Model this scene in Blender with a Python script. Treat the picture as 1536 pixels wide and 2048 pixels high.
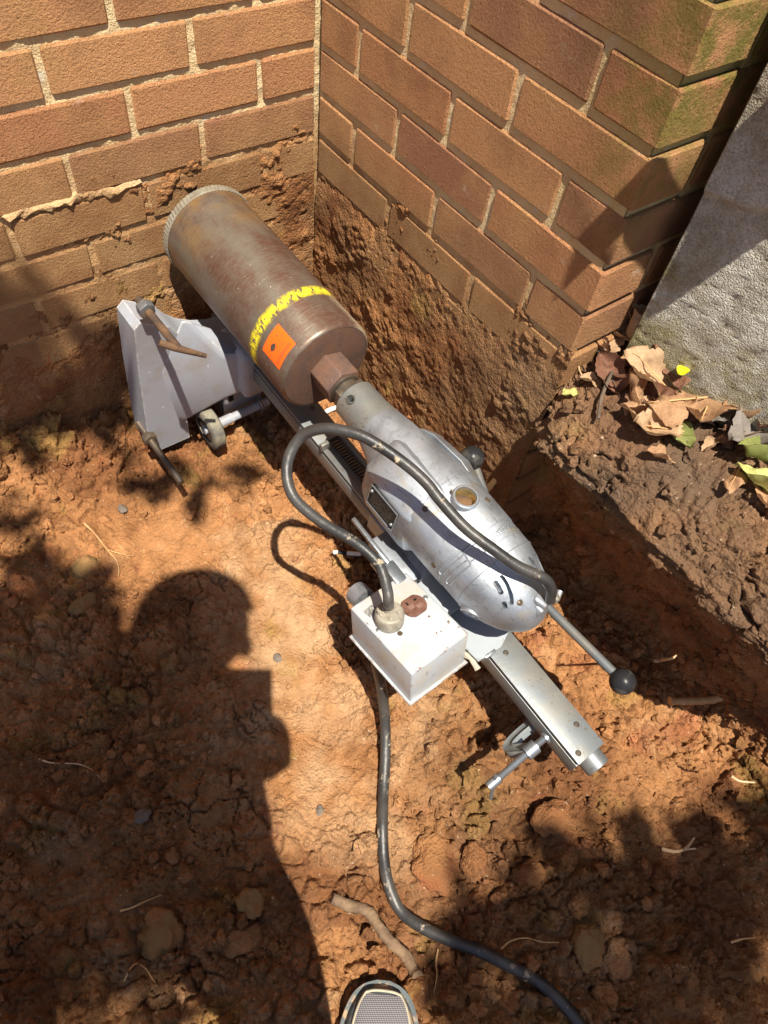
import bpy, bmesh, math, random
import numpy as np
from mathutils import Vector, Matrix, Euler
random.seed(7)
for o in list(bpy.data.objects): bpy.data.objects.remove(o)
scn = bpy.context.scene
COL = scn.collection
V = Vector
R_ = math.radians

# ------------------------------------------------------------------ camera
ROT = np.array([[0.80394819, -0.58676134, 0.09684233], [-0.44381312, -0.70035623, -0.55904478], [0.39584999, 0.40646314, -0.82346251]])
CAM = np.array([-0.65322, -0.98100, 1.11176])
FPX = 1416.0
cam = bpy.data.cameras.new('camera')
cam.sensor_fit = 'VERTICAL'; cam.sensor_height = 36.0; cam.lens = FPX / 2048 * 36
cam.clip_start = 0.002; cam.clip_end = 500
camo = bpy.data.objects.new('camera', cam); COL.objects.link(camo)
m = Matrix.Identity(4)
for i in range(3):
    m[i][0] = ROT[0][i]; m[i][1] = -ROT[1][i]; m[i][2] = -ROT[2][i]; m[i][3] = CAM[i]
camo.matrix_world = m
scn.camera = camo

# ------------------------------------------------------------------ light
SUN = V((-0.1292, -0.3309, 0.9348)).normalized()
elev = math.asin(SUN.z); azim = math.atan2(SUN.x, SUN.y)
w = bpy.data.worlds.new('World'); scn.world = w; w.use_nodes = True
nt = w.node_tree; nt.nodes.clear()
sky = nt.nodes.new('ShaderNodeTexSky'); sky.sky_type = 'NISHITA'; sky.sun_disc = False
sky.sun_elevation = elev; sky.sun_rotation = azim % (2 * math.pi); sky.air_density = 1.0; sky.dust_density = 0.6
bg = nt.nodes.new('ShaderNodeBackground'); bg.inputs['Strength'].default_value = 0.085
wo = nt.nodes.new('ShaderNodeOutputWorld')
nt.links.new(sky.outputs[0], bg.inputs[0]); nt.links.new(bg.outputs[0], wo.inputs[0])
sl = bpy.data.lights.new('sun', 'SUN'); sl.energy = 5.0; sl.angle = R_(0.53); sl.color = (1.0, 0.925, 0.79)
so = bpy.data.objects.new('sun', sl); COL.objects.link(so); so.rotation_euler = SUN.to_track_quat('Z', 'Y').to_euler(); so.location = (0, 0, 6)
scn.view_settings.view_transform = 'Standard'; scn.view_settings.look = 'None'
scn.view_settings.exposure = 0.96; scn.view_settings.gamma = 1.0
scn.render.resolution_x = 768; scn.render.resolution_y = 1024

# ------------------------------------------------------------------ pixel helpers (a pixel gives a direction; the plane it touches gives the distance)
def ray(u, v): return ROT.T @ np.array([(u - 768) / FPX, (v - 1024) / FPX, 1.0])
def atz(u, v, z):
    d = ray(u, v); t = (z - CAM[2]) / d[2]; return V(CAM + t * d)
def aty(u, v, y):
    d = ray(u, v); t = (y - CAM[1]) / d[1]; return V(CAM + t * d)
def atx(u, v, x):
    d = ray(u, v); t = (x - CAM[0]) / d[0]; return V(CAM + t * d)

# ------------------------------------------------------------------ numpy noise
def _h(ix, iy, iz, seed):
    h = (ix * 374761393 + iy * 668265263 + iz * 2147483647 + seed * 1274126177) & 0xFFFFFFFF
    h = ((h ^ (h >> 13)) * 1274126177) & 0xFFFFFFFF
    h = ((h ^ (h >> 16)) * 2246822519) & 0xFFFFFFFF
    return (h ^ (h >> 15)) & 0xFFFFFFFF
def vnoise(P, seed=0):
    i = np.floor(P).astype(np.int64); f = P - i; u = f * f * f * (f * (f * 6 - 15) + 10)
    r = np.zeros(len(P))
    for dx in (0, 1):
        wx = u[:, 0] if dx else 1 - u[:, 0]
        for dy in (0, 1):
            wy = u[:, 1] if dy else 1 - u[:, 1]
            for dz in (0, 1):
                wz = u[:, 2] if dz else 1 - u[:, 2]
                h = _h(i[:, 0] + dx, i[:, 1] + dy, i[:, 2] + dz, seed)
                g = h.astype(np.float64)
                gx = ((h & 1023) / 511.5) - 1; gy = (((h >> 10) & 1023) / 511.5) - 1; gz = (((h >> 20) & 1023) / 511.5) - 1
                r += wx * wy * wz * (gx * (f[:, 0] - dx) + gy * (f[:, 1] - dy) + gz * (f[:, 2] - dz))
    return r
def fbm(P, freq, oct=4, seed=0, gain=0.5):
    r = np.zeros(len(P)); a = 1.0
    for k in range(oct):
        r += a * vnoise(P * freq + 17.3 * k, seed + k); freq *= 2.03; a *= gain
    return r
def worley(P, freq, seed=0):
    P = P * freq; i = np.floor(P).astype(np.int64)
    f1 = np.full(len(P), 9.0); f2 = np.full(len(P), 9.0); idv = np.zeros(len(P))
    for dx in (-1, 0, 1):
        for dy in (-1, 0, 1):
            for dz in (-1, 0, 1):
                cx = i[:, 0] + dx; cy = i[:, 1] + dy; cz = i[:, 2] + dz
                h = _h(cx, cy, cz, seed)
                d = np.sqrt((cx + (h & 1023) / 1023 - P[:, 0]) ** 2 + (cy + ((h >> 10) & 1023) / 1023 - P[:, 1]) ** 2 + (cz + ((h >> 20) & 1023) / 1023 - P[:, 2]) ** 2)
                n = d < f1
                f2 = np.where(n, f1, np.minimum(f2, d)); idv = np.where(n, (h & 4095) / 4095.0, idv); f1 = np.where(n, d, f1)
    return f1, f2, idv
def sstep(a, b, x):
    t = np.clip((x - a) / (b - a), 0, 1); return t * t * (3 - 2 * t)

# ------------------------------------------------------------------ object helpers
def tag(o, label=None, cat=None, group=None, kind=None):
    if label: o['label'] = label
    if cat: o['category'] = cat
    if group: o['group'] = group
    if kind: o['kind'] = kind
    return o
def link(name, me, mat=None, parent=None):
    o = bpy.data.objects.new(name, me); COL.objects.link(o)
    if mat is not None and me is not None and not me.materials: me.materials.append(mat)
    if parent: o.parent = parent
    return o
def mesh_from(bm, name, smooth=True, angle=40):
    me = bpy.data.meshes.new(name)
    bmesh.ops.recalc_face_normals(bm, faces=bm.faces)
    bm.to_mesh(me); bm.free()
    if smooth:
        for p in me.polygons: p.use_smooth = True
        me.set_sharp_from_angle(angle=R_(angle))
    return me
def part(name, bm, mat, parent=None, smooth=True, angle=40):
    return link(name, mesh_from(bm, name, smooth, angle), mat, parent)
def empty(name, loc=(0, 0, 0)):
    o = bpy.data.objects.new(name, None); COL.objects.link(o); o.location = loc; o.empty_display_size = 0.05
    return o
def grid_mesh(name, X, uvw=None, closed_u=False):
    """X: (nu,nv,3) array"""
    nu, nv = X.shape[:2]
    idx = np.arange(nu * nv).reshape(nu, nv)
    q = np.stack([idx[:-1, :-1], idx[1:, :-1], idx[1:, 1:], idx[:-1, 1:]], -1).reshape(-1, 4)
    return np_mesh(name, X.reshape(-1, 3), q)
def np_mesh(name, co, q):
    me = bpy.data.meshes.new(name)
    me.vertices.add(len(co)); me.vertices.foreach_set('co', np.ascontiguousarray(co, dtype=np.float32).ravel())
    k = q.shape[1]
    me.loops.add(q.size); me.loops.foreach_set('vertex_index', np.ascontiguousarray(q, dtype=np.int32).ravel())
    me.polygons.add(len(q)); me.polygons.foreach_set('loop_start', np.arange(0, q.size, k, dtype=np.int32))
    me.update(calc_edges=True); me.validate()
    me.polygons.foreach_set('use_smooth', np.ones(len(me.polygons), dtype=bool))
    return me
def set_col(me, col):
    a = me.attributes.new('Col', 'FLOAT_COLOR', 'POINT')
    c4 = np.ones((len(col), 4), dtype=np.float32); c4[:, :3] = col
    a.data.foreach_set('color', c4.ravel())
def bbox(bm, c, s, rot=None, bev=0.0, seg=2):
    r = bmesh.ops.create_cube(bm, size=1.0); vs = r['verts']
    bmesh.ops.scale(bm, vec=s, verts=vs)
    if bev:
        es = list({e for v in vs for e in v.link_edges})
        rr = bmesh.ops.bevel(bm, geom=es, offset=bev, segments=seg, affect='EDGES', profile=0.5)
        vs = list({v for f in rr['faces'] for v in f.verts} | {v for v in vs if v.is_valid})
    if rot: bmesh.ops.rotate(bm, cent=(0, 0, 0), matrix=Euler(rot).to_matrix(), verts=vs)
    bmesh.ops.translate(bm, vec=c, verts=vs)
    return vs
def lathe(bm, prof, seg=48, center=(0, 0), cap0=True, cap1=True, sx=1.0, sz=1.0):
    """prof: list of (n, r); axis along local -Y at x=center[0], z=center[1]"""
    rings = []
    for n, r in prof:
        if r < 1e-6: rings.append([bm.verts.new((center[0], -n, center[1]))])
        else: rings.append([bm.verts.new((center[0] + sx * r * math.cos(2 * math.pi * k / seg), -n, center[1] + sz * r * math.sin(2 * math.pi * k / seg))) for k in range(seg)])
    for a, b in zip(rings[:-1], rings[1:]):
        for k in range(seg):
            k2 = (k + 1) % seg
            if len(a) == 1 and len(b) == 1: continue
            if len(a) == 1: bm.faces.new((a[0], b[k], b[k2]))
            elif len(b) == 1: bm.faces.new((a[k], b[0], a[k2]))
            else: bm.faces.new((a[k], b[k], b[k2], a[k2]))
    if cap0 and len(rings[0]) > 1: bm.faces.new(rings[0])
    if cap1 and len(rings[-1]) > 1: bm.faces.new(rings[-1])
def catmull(pts, n=8):
    P = [V(p) for p in pts]; P = [P[0] * 2 - P[1]] + P + [P[-1] * 2 - P[-2]]; out = []
    for i in range(1, len(P) - 2):
        a, b, c, d = P[i - 1:i + 3]
        for k in range(n):
            t = k / n
            out.append(0.5 * ((2 * b) + (c - a) * t + (2 * a - 5 * b + 4 * c - d) * t * t + (3 * b - a - 3 * c + d) * t ** 3))
    out.append(P[-2]); return out
def tube(bm, pts, rad, seg=14, caps=True):
    """rad: number or list"""
    if not hasattr(rad, '__len__'): rad = [rad] * len(pts)
    pts = [V(p) for p in pts]; rings = []; up = None
    for i, p in enumerate(pts):
        t = (pts[min(i + 1, len(pts) - 1)] - pts[max(i - 1, 0)]).normalized()
        if up is None: up = t.orthogonal().normalized()
        up = (up - t * up.dot(t)).normalized(); s = t.cross(up)
        rings.append([bm.verts.new(p + (up * math.cos(2 * math.pi * k / seg) + s * math.sin(2 * math.pi * k / seg)) * rad[i]) for k in range(seg)])
    for a, b in zip(rings[:-1], rings[1:]):
        for k in range(seg):
            k2 = (k + 1) % seg; bm.faces.new((a[k], b[k], b[k2], a[k2]))
    if caps: bm.faces.new(rings[0]); bm.faces.new(rings[-1])
def prism(bm, poly, h0, h1, axis='Y'):
    """extrude 2D polygon; axis Y: poly=(x,z) from y=h0..h1; axis Z: poly=(x,y)"""
    def mk(p, h): return (p[0], h, p[1]) if axis == 'Y' else (p[0], p[1], h)
    a = [bm.verts.new(mk(p, h0)) for p in poly]; b = [bm.verts.new(mk(p, h1)) for p in poly]
    n = len(poly); bm.faces.new(a); bm.faces.new(b[::-1])
    for k in range(n): bm.faces.new((a[k], b[k], b[(k + 1) % n], a[(k + 1) % n]))
    return a + b
def bevel_all(bm, off, seg=2, ang=30):
    es = [e for e in bm.edges if len(e.link_faces) == 2 and e.calc_face_angle(0) > R_(ang)]
    bmesh.ops.bevel(bm, geom=es, offset=off, segments=seg, affect='EDGES', profile=0.5, clamp_overlap=True)
def boolean(o, cutters):
    for cbm in cutters:
        me = mesh_from(cbm, 'cut', False); co = bpy.data.objects.new('cut', me); COL.objects.link(co)
        co.parent = o.parent
        mod = o.modifiers.new('b', 'BOOLEAN'); mod.operation = 'DIFFERENCE'; mod.object = co; mod.solver = 'EXACT'
    bpy.context.view_layer.update()
    dg = bpy.context.evaluated_depsgraph_get()
    me = bpy.data.meshes.new_from_object(o.evaluated_get(dg))
    for mod in list(o.modifiers):
        c = mod.object; o.modifiers.remove(mod); bpy.data.objects.remove(c)
    o.data = me
    me.set_sharp_from_angle(angle=R_(35))

# ------------------------------------------------------------------ materials
class N:
    def __init__(s, name):
        s.m = bpy.data.materials.new(name); s.m.use_nodes = True; s.t = s.m.node_tree; s.t.nodes.clear()
        s.out = s.n('ShaderNodeOutputMaterial'); s.b = s.n('ShaderNodeBsdfPrincipled'); s.l(s.b.outputs[0], s.out.inputs[0])
        s.b.inputs['Specular IOR Level'].default_value = 0.2
        s.co = s.n('ShaderNodeTexCoord')
    def n(s, t, **kw):
        x = s.t.nodes.new(t)
        for k, v in kw.items(): setattr(x, k, v)
        return x
    def l(s, a, b): s.t.links.new(a, b)
    def noise(s, scale, detail=4, rough=0.55, vec=None, dist=0.0):
        x = s.n('ShaderNodeTexNoise'); x.inputs['Scale'].default_value = scale; x.inputs['Detail'].default_value = detail; x.inputs['Roughness'].default_value = rough
        x.inputs['Distortion'].default_value = dist
        s.l(vec if vec is not None else s.co.outputs['Object'], x.inputs['Vector']); return x.outputs[0]
    def vor(s, scale, vec=None, feature='F1'):
        x = s.n('ShaderNodeTexVoronoi'); x.feature = feature; x.inputs['Scale'].default_value = scale
        s.l(vec if vec is not None else s.co.outputs['Object'], x.inputs['Vector']); return x.outputs[0]
    def ramp(s, v, a, b, c0=(0, 0, 0, 1), c1=(1, 1, 1, 1)):
        x = s.n('ShaderNodeValToRGB'); e = x.color_ramp.elements; e[0].position = a; e[1].position = b
        e[0].color = c0; e[1].color = c1; s.l(v, x.inputs[0]); return x.outputs[0]
    def mix(s, f, a, b, blend='MIX'):
        x = s.n('ShaderNodeMix'); x.data_type = 'RGBA'; x.blend_type = blend
        for inp, val in ((x.inputs[0], f), (x.inputs[6], a), (x.inputs[7], b)):
            if hasattr(val, 'links') or hasattr(val, 'is_linked'): s.l(val, inp)
            elif isinstance(val, (int, float)): inp.default_value = val
            else: inp.default_value = (*val, 1) if len(val) == 3 else val
        return x.outputs[2]
    def math(s, op, a, b=None):
        x = s.n('ShaderNodeMath'); x.operation = op
        for i, v in enumerate((a, b)):
            if v is None: continue
            if hasattr(v, 'is_linked'): s.l(v, x.inputs[i])
            else: x.inputs[i].default_value = v
        return x.outputs[0]
    def sep(s, vec):
        x = s.n('ShaderNodeSeparateXYZ'); s.l(vec, x.inputs[0]); return x.outputs
    def mapping(s, scale, vec=None):
        x = s.n('ShaderNodeMapping'); x.inputs['Scale'].default_value = scale
        s.l(vec if vec is not None else s.co.outputs['Object'], x.inputs[0]); return x.outputs[0]
    def pos(s): return s.n('ShaderNodeNewGeometry').outputs['Position']
    def rnd(s): return s.n('ShaderNodeObjectInfo').outputs['Random']
    def bump(s, h, strength=0.3, dist=0.002, prev=None):
        x = s.n('ShaderNodeBump'); x.inputs['Strength'].default_value = strength; x.inputs['Distance'].default_value = dist
        s.l(h, x.inputs['Height'])
        if prev is not None: s.l(prev, x.inputs['Normal'])
        return x.outputs[0]
    def fin(s, col=None, rough=None, metal=None, nrm=None):
        for k, v in (('Base Color', col), ('Roughness', rough), ('Metallic', metal), ('Normal', nrm)):
            if v is None: continue
            i = s.b.inputs[k]
            if hasattr(v, 'is_linked'): s.l(v, i)
            elif isinstance(v, (int, float)): i.default_value = v
            else: i.default_value = (*v, 1)
        return s.m
def simple(name, c1, c2=None, scale=30, rough=0.5, metal=0.0, bs=200, bstr=0.15, bd=0.001, lo=0.4, hi=0.62):
    n = N(name)
    col = n.mix(n.ramp(n.noise(scale, 5, 0.6), lo, hi), c1, c2 or [x * 0.7 for x in c1])
    return n.fin(col, rough, metal, n.bump(n.noise(bs, 3), bstr, bd))

def m_brick():
    n = N('brick'); P = n.pos(); xyz = n.sep(P)
    base = n.mix(n.rnd(), (0.68, 0.355, 0.165), (0.53, 0.24, 0.115))
    base = n.mix(n.math('MULTIPLY', n.ramp(n.math('FRACT', n.math('MULTIPLY', n.rnd(), 7.31)), 0.74, 0.80), 0.5), base, (0.27, 0.13, 0.09))
    base = n.mix(n.ramp(n.noise(9, 3, 0.6, P), 0.45, 0.7), base, (0.62, 0.34, 0.15))
    base = n.mix(n.math('MULTIPLY', n.ramp(n.noise(5, 4, 0.6, P), 0.52, 0.70), 0.6), base, (0.19, 0.09, 0.055))
    gr = n.noise(320, 4, 0.75, P)
    base = n.mix(n.ramp(n.noise(230, 4, 0.75, P), 0.34, 0.50), n.mix(0.28, base, (0.12, 0.05, 0.02)), base)
    # pale efflorescence specks
    base = n.mix(n.math('MULTIPLY', n.ramp(n.noise(23, 5, 0.7, P), 0.63, 0.72), 0.5), base, (0.62, 0.52, 0.40))
    # moss near the free corner
    mos = n.math('MULTIPLY', n.math('MULTIPLY', n.ramp(n.math('MULTIPLY', xyz[1], -1.0), 0.47, 0.60), n.ramp(xyz[2], 0.60, 0.80)), n.ramp(n.noise(26, 5, 0.65, P), 0.40, 0.58))
    base = n.mix(n.math('MULTIPLY', mos, 0.85), base, (0.20, 0.19, 0.035))
    # soil staining where the wall was buried
    dz = n.math('ADD', xyz[2], n.math('MULTIPLY', n.noise(6, 5, 0.7, P), 0.30))
    dirt = n.ramp(dz, 0.60, 0.72, (1, 1, 1, 1), (0, 0, 0, 1))
    base = n.mix(n.math('MULTIPLY', dirt, 0.88), base, n.mix(n.ramp(n.noise(12, 4, 0.6, P), 0.4, 0.6), (0.34, 0.175, 0.075), (0.45, 0.265, 0.12)))
    h = n.math('ADD', n.math('MULTIPLY', gr, 1.5), n.math('MULTIPLY', n.noise(190, 5, 0.75, P), 1.4))
    h = n.math('ADD', h, n.math('MULTIPLY', n.noise(38, 4, 0.6, P), 0.9))
    h = n.math('ADD', h, n.math('MULTIPLY', n.ramp(n.vor(60, P), 0.04, 0.12), 0.5))
    return n.fin(base, 0.92, 0, n.bump(h, 1.0, 0.0044))
def m_mortar():
    n = N('mortar'); P = n.pos(); xyz = n.sep(P)
    c = n.mix(n.ramp(n.noise(14, 5, 0.65, P), 0.35, 0.65), (0.70, 0.55, 0.32), (0.60, 0.43, 0.23))
    c = n.mix(n.math('MULTIPLY', n.ramp(n.noise(30, 5, 0.7, P), 0.58, 0.68), 0.6), c, (0.62, 0.60, 0.54))
    dz = n.math('ADD', xyz[2], n.math('MULTIPLY', n.noise(6, 5, 0.7, P), 0.30))
    c = n.mix(n.math('MULTIPLY', n.ramp(dz, 0.60, 0.72, (1, 1, 1, 1), (0, 0, 0, 1)), 0.9), c, n.mix(n.ramp(n.noise(12, 4, 0.6, P), 0.4, 0.6), (0.34, 0.175, 0.075), (0.45, 0.265, 0.12)))
    mos = n.math('MULTIPLY', n.math('MULTIPLY', n.ramp(n.math('MULTIPLY', xyz[1], -1.0), 0.45, 0.6), n.ramp(xyz[2], 0.55, 0.8)), 0.6)
    c = n.mix(mos, c, (0.28, 0.27, 0.06))
    h = n.math('ADD', n.noise(350, 3, 0.7, P), n.math('MULTIPLY', n.noise(90, 4, 0.6, P), 1.5))
    return n.fin(c, 0.95, 0, n.bump(h, 0.8, 0.004))
def m_soil(name='soil', strength=0.7):
    n = N(name); P = n.pos()
    at = n.n('ShaderNodeAttribute'); at.attribute_name = 'Col'
    g1 = n.noise(55, 6, 0.7, P); g2 = n.noise(300, 4, 0.7, P)
    c = n.mix(n.ramp(g1, 0.36, 0.64), n.mix(0.30, at.outputs[0], (0.08, 0.035, 0.015)), at.outputs[0])
    c = n.mix(n.math('MULTIPLY', n.ramp(g2, 0.36, 0.6), 0.35), n.mix(0.35, c, (0.08, 0.04, 0.02)), c)
    c = n.mix(n.math('MULTIPLY', n.ramp(n.noise(170, 2, 0.5, P), 0.70, 0.74), 0.55), c, (0.62, 0.50, 0.36))
    h = n.math('ADD', n.math('MULTIPLY', n.noise(140, 5, 0.7, P), 1.6), g2)
    h = n.math('ADD', h, n.math('MULTIPLY', n.vor(260, P), -0.9))
    return n.fin(c, 0.95, 0, n.bump(h, strength, 0.0045))
def m_concrete():
    n = N('render_concrete'); P = n.pos(); xyz = n.sep(P)
    c = n.mix(n.ramp(n.noise(22, 6, 0.75, P), 0.40, 0.60), (0.63, 0.61, 0.54), (0.42, 0.38, 0.30))
    mz = n.math('MULTIPLY', n.math('SUBTRACT', 0.60, xyz[2]), 2.0); my = n.math('MULTIPLY', n.ramp(n.math('MULTIPLY', xyz[1], -1.0), 0.63, 0.74, (1, 1, 1, 1), (0, 0, 0, 1)), 0.16)
    g = n.math('ADD', n.math('ADD', n.noise(13, 5, 0.65, P), mz), my)
    c = n.mix(n.math('MULTIPLY', n.ramp(g, 0.60, 0.80), 0.9), c, n.mix(n.ramp(n.noise(70, 4, 0.7, P), 0.4, 0.6), (0.22, 0.19, 0.075), (0.36, 0.31, 0.16)))
    c = n.mix(n.math('MULTIPLY', n.ramp(xyz[2], 0.74, 0.80), 0.55), c, (0.30, 0.24, 0.17))  # shade over the upper part put into the colour
    gr = n.vor(330, P); g3 = n.noise(330, 3, 0.7, P)
    c = n.mix(n.math('MULTIPLY', n.ramp(gr, 0.25, 0.8), 0.4), c, n.mix(0.7, c, (0.06, 0.05, 0.03)))
    h = n.math('ADD', n.math('MULTIPLY', n.vor(520, P), -1.0), n.math('ADD', n.math('MULTIPLY', g3, 2.2), n.math('MULTIPLY', n.noise(60, 4, 0.6, P), 0.7)))
    return n.fin(c, 0.95, 0, n.bump(h, 0.8, 0.0034))
def m_bit():
    n = N('bit_steel'); O = n.co.outputs['Object']
    st = n.noise(60, 5, 0.7, n.mapping((1, 9, 1)))
    c = n.mix(n.ramp(n.noise(15, 6, 0.7, n.mapping((1, 0.5, 1))), 0.40, 0.60), (0.17, 0.145, 0.115), (0.135, 0.07, 0.048))
    c = n.mix(n.math('MULTIPLY', n.ramp(st, 0.5, 0.66), 0.4), c, (0.27, 0.235, 0.19))
    xyz = n.sep(O)
    # rusty ochre wash near the open end, dried slurry near the closed end
    tip = n.math('MULTIPLY', n.ramp(n.math('ADD', xyz[1], 0.12), 0.0, 0.11), n.ramp(n.noise(14, 5, 0.6), 0.42, 0.62))
    c = n.mix(n.math('MULTIPLY', tip, 0.85), c, (0.36, 0.21, 0.06))
    sl_ = n.math('MULTIPLY', n.ramp(n.math('MULTIPLY', xyz[1], -1.0), 0.235, 0.30), n.ramp(n.math('ADD', xyz[0], n.math('MULTIPLY', n.noise(22, 5, 0.7), 0.05)), 0.062, 0.078))
    c = n.mix(sl_, c, (0.50, 0.42, 0.30))
    c = n.mix(n.ramp(n.noise(230, 2, 0.5), 0.73, 0.76), c, (0.45, 0.38, 0.30))
    r = n.math('ADD', 0.26, n.math('MULTIPLY', n.noise(25, 4), 0.32))
    h = n.math('ADD', n.math('MULTIPLY', n.noise(260, 3), 0.6), n.math('MULTIPLY', st, 0.7))
    return n.fin(c, r, 0.55, n.bump(h, 0.3, 0.0008))
def m_rustface():
    n = N('bit_face'); c = n.mix(n.ramp(n.noise(40, 5, 0.7), 0.4, 0.62), (0.115, 0.075, 0.062), (0.165, 0.09, 0.06))
    c = n.mix(n.ramp(n.noise(700, 1, 0.5), 0.72, 0.75), c, (0.42, 0.35, 0.29))
    return n.fin(c, 0.62, 0.25, n.bump(n.noise(300, 3), 0.3, 0.0008))
def m_alu():
    n = N('cast_aluminium'); 
    c = n.mix(n.ramp(n.noise(14, 5, 0.65), 0.38, 0.66), (0.42, 0.455, 0.50), (0.30, 0.325, 0.36))
    c = n.mix(n.math('MULTIPLY', n.ramp(n.noise(17, 5, 0.6, None, 0.6), 0.54, 0.68), 0.6), c, (0.42, 0.35, 0.22))
    c = n.mix(n.math('MULTIPLY', n.ramp(n.noise(28, 6, 0.7, None, 0.8), 0.52, 0.66), 0.45), c, (0.20, 0.19, 0.19))
    c = n.mix(n.math('MULTIPLY', n.ramp(n.noise(260, 2, 0.5, n.mapping((1, .25, 1))), 0.62, 0.68), 0.4), c, (0.16, 0.15, 0.14))
    r = n.math('ADD', 0.40, n.math('MULTIPLY', n.noise(30, 4), 0.28))
    return n.fin(c, r, 0.85, n.bump(n.math('ADD', n.noise(220, 3), n.math('MULTIPLY', n.noise(45, 3), 1.2)), 0.18, 0.001))
def m_steel(name, c, c2, rough=0.38, metal=0.85):
    n = N(name); st = n.noise(50, 4, 0.6, n.mapping((9, 1, 9)))
    col = n.mix(n.ramp(n.noise(20, 5, 0.65), 0.4, 0.63), c, c2)
    col = n.mix(n.math('MULTIPLY', n.ramp(n.noise(160, 3, 0.6), 0.62, 0.68), 0.6), col, (0.12, 0.09, 0.065))
    return n.fin(col, n.math('ADD', rough - 0.1, n.math('MULTIPLY', n.noise(60, 4), 0.25)), metal, n.bump(n.math('ADD', st, n.noise(300, 3)), 0.16, 0.0008))
def m_paint(name, c, chip, dirt, thr=0.66, rough=0.42, spec=0.4, dthr=(0.52, 0.72), damt=0.6):
    n = N(name)
    bv = n.n('ShaderNodeBevel'); bv.inputs['Radius'].default_value = 0.006; bv.samples = 4
    gn = n.n('ShaderNodeNewGeometry'); dt = n.n('ShaderNodeVectorMath'); dt.operation = 'DOT_PRODUCT'; n.l(bv.outputs[0], dt.inputs[0]); n.l(gn.outputs['Normal'], dt.inputs[1])
    ed = n.math('MULTIPLY', n.ramp(dt.outputs['Value'], 0.86, 0.995, (1, 1, 1, 1), (0, 0, 0, 1)), 0.20)
    k = n.ramp(n.math('ADD', n.noise(75, 5, 0.65), ed), thr, thr + 0.02)
    d = n.math('MULTIPLY', n.ramp(n.noise(16, 5, 0.65), *dthr), damt)
    col = n.mix(d, c, dirt); col = n.mix(k, col, chip)
    n.b.inputs['Specular IOR Level'].default_value = spec
    h = n.math('SUBTRACT', n.math('MULTIPLY', n.noise(240, 3), 0.25), k)
    return n.fin(col, n.math('ADD', rough, n.math('MULTIPLY', d, 0.35)), 0.0, n.bump(h, 0.35, 0.0006))
def m_rubber(mud=0.62):
    n = N('cord_rubber'); mm = n.ramp(n.noise(38, 5, 0.7), mud, mud + 0.07)
    c = n.mix(mm, (0.018, 0.018, 0.019), (0.42, 0.34, 0.24))
    dust = n.math('MULTIPLY', n.ramp(n.noise(12, 4, 0.6), 0.38, 0.68), 0.38)
    c = n.mix(dust, c, (0.145, 0.13, 0.115))
    n.b.inputs['Specular IOR Level'].default_value = 0.5
    return n.fin(c, n.math('ADD', 0.44, n.math('MULTIPLY', mm, 0.5)), 0, n.bump(n.noise(90, 4), 0.45, 0.002))
def m_leaf(name, c1, c2, trans=0.25):
    n = N(name); c = n.mix(n.ramp(n.noise(40, 5, 0.65), 0.38, 0.64), c1, c2)
    c = n.mix(n.math('MULTIPLY', n.ramp(n.noise(160, 3, 0.6), 0.6, 0.68), 0.4), c, [x * 0.4 for x in c2])
    ox = n.sep(n.co.outputs['Object']); vv = n.math('SUBTRACT', ox[1], n.math('MULTIPLY', n.math('ABSOLUTE', ox[0]), 0.9))
    vein = n.ramp(n.math('ABSOLUTE', n.math('SINE', n.math('MULTIPLY', vv, 26.0))), 0.0, 0.16, (1, 1, 1, 1), (0, 0, 0, 1))
    c = n.mix(n.math('MULTIPLY', vein, 0.4), c, [min(1, x * 1.35) for x in c1])
    c = n.mix(n.math('MULTIPLY', n.ramp(n.noise(6, 4, 0.6), 0.5, 0.68), 0.55), c, [x * 0.55 for x in c2])
    t = n.n('ShaderNodeBsdfTranslucent'); n.l(c, t.inputs[0]); mx = n.n('ShaderNodeMixShader'); mx.inputs[0].default_value = trans
    n.l(n.b.outputs[0], mx.inputs[1]); n.l(t.outputs[0], mx.inputs[2]); n.l(mx.outputs[0], n.out.inputs[0])
    return n.fin(c, 0.6, 0, n.bump(n.noise(130, 4), 0.3, 0.002))
M = {}
M['brick'] = m_brick(); M['mortar'] = m_mortar(); M['soil'] = m_soil(); M['mud'] = m_soil('mud_crust', 0.8); M['concrete'] = m_concrete()
M['bit'] = m_bit(); M['face'] = m_rustface(); M['alu'] = m_alu()
M['chuck'] = m_steel('chuck_steel', (0.30, 0.34, 0.34), (0.36, 0.36, 0.33), 0.36, 0.75)
M['steel'] = m_steel('rail_steel', (0.175, 0.19, 0.20), (0.225, 0.215, 0.19), 0.46, 0.55)
M['darksteel'] = m_steel('dark_steel', (0.10, 0.085, 0.07), (0.16, 0.12, 0.085), 0.4, 0.6)
M['zinc'] = m_steel('zinc', (0.33, 0.36, 0.39), (0.27, 0.29, 0.31), 0.36, 0.8)
M['grey'] = m_paint('grey_paint', (0.29, 0.305, 0.345), (0.52, 0.52, 0.50), (0.25, 0.20, 0.155), 0.675, 0.34, 0.5, (0.48, 0.70), 0.65)
M['plate'] = m_paint('carriage_paint', (0.30, 0.33, 0.36), (0.1, 0.1, 0.1), (0.22, 0.22, 0.22), 0.76, 0.30, 0.5, (0.5, 0.75), 0.4)
M['white'] = m_paint('white_enamel', (0.37, 0.395, 0.42), (0.15, 0.085, 0.055), (0.42, 0.34, 0.23), 0.66, 0.32, 0.5, (0.50, 0.68), 0.7)
M['rust'] = simple('rust', (0.075, 0.05, 0.036), (0.17, 0.095, 0.05), 40, 0.8, 0.2, 250, 0.5, 0.002)
M['knob'] = simple('black_phenolic', (0.018, 0.018, 0.02), (0.10, 0.095, 0.085), 35, 0.32, 0, 120, 0.25, 0.001, 0.52, 0.75)
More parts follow.
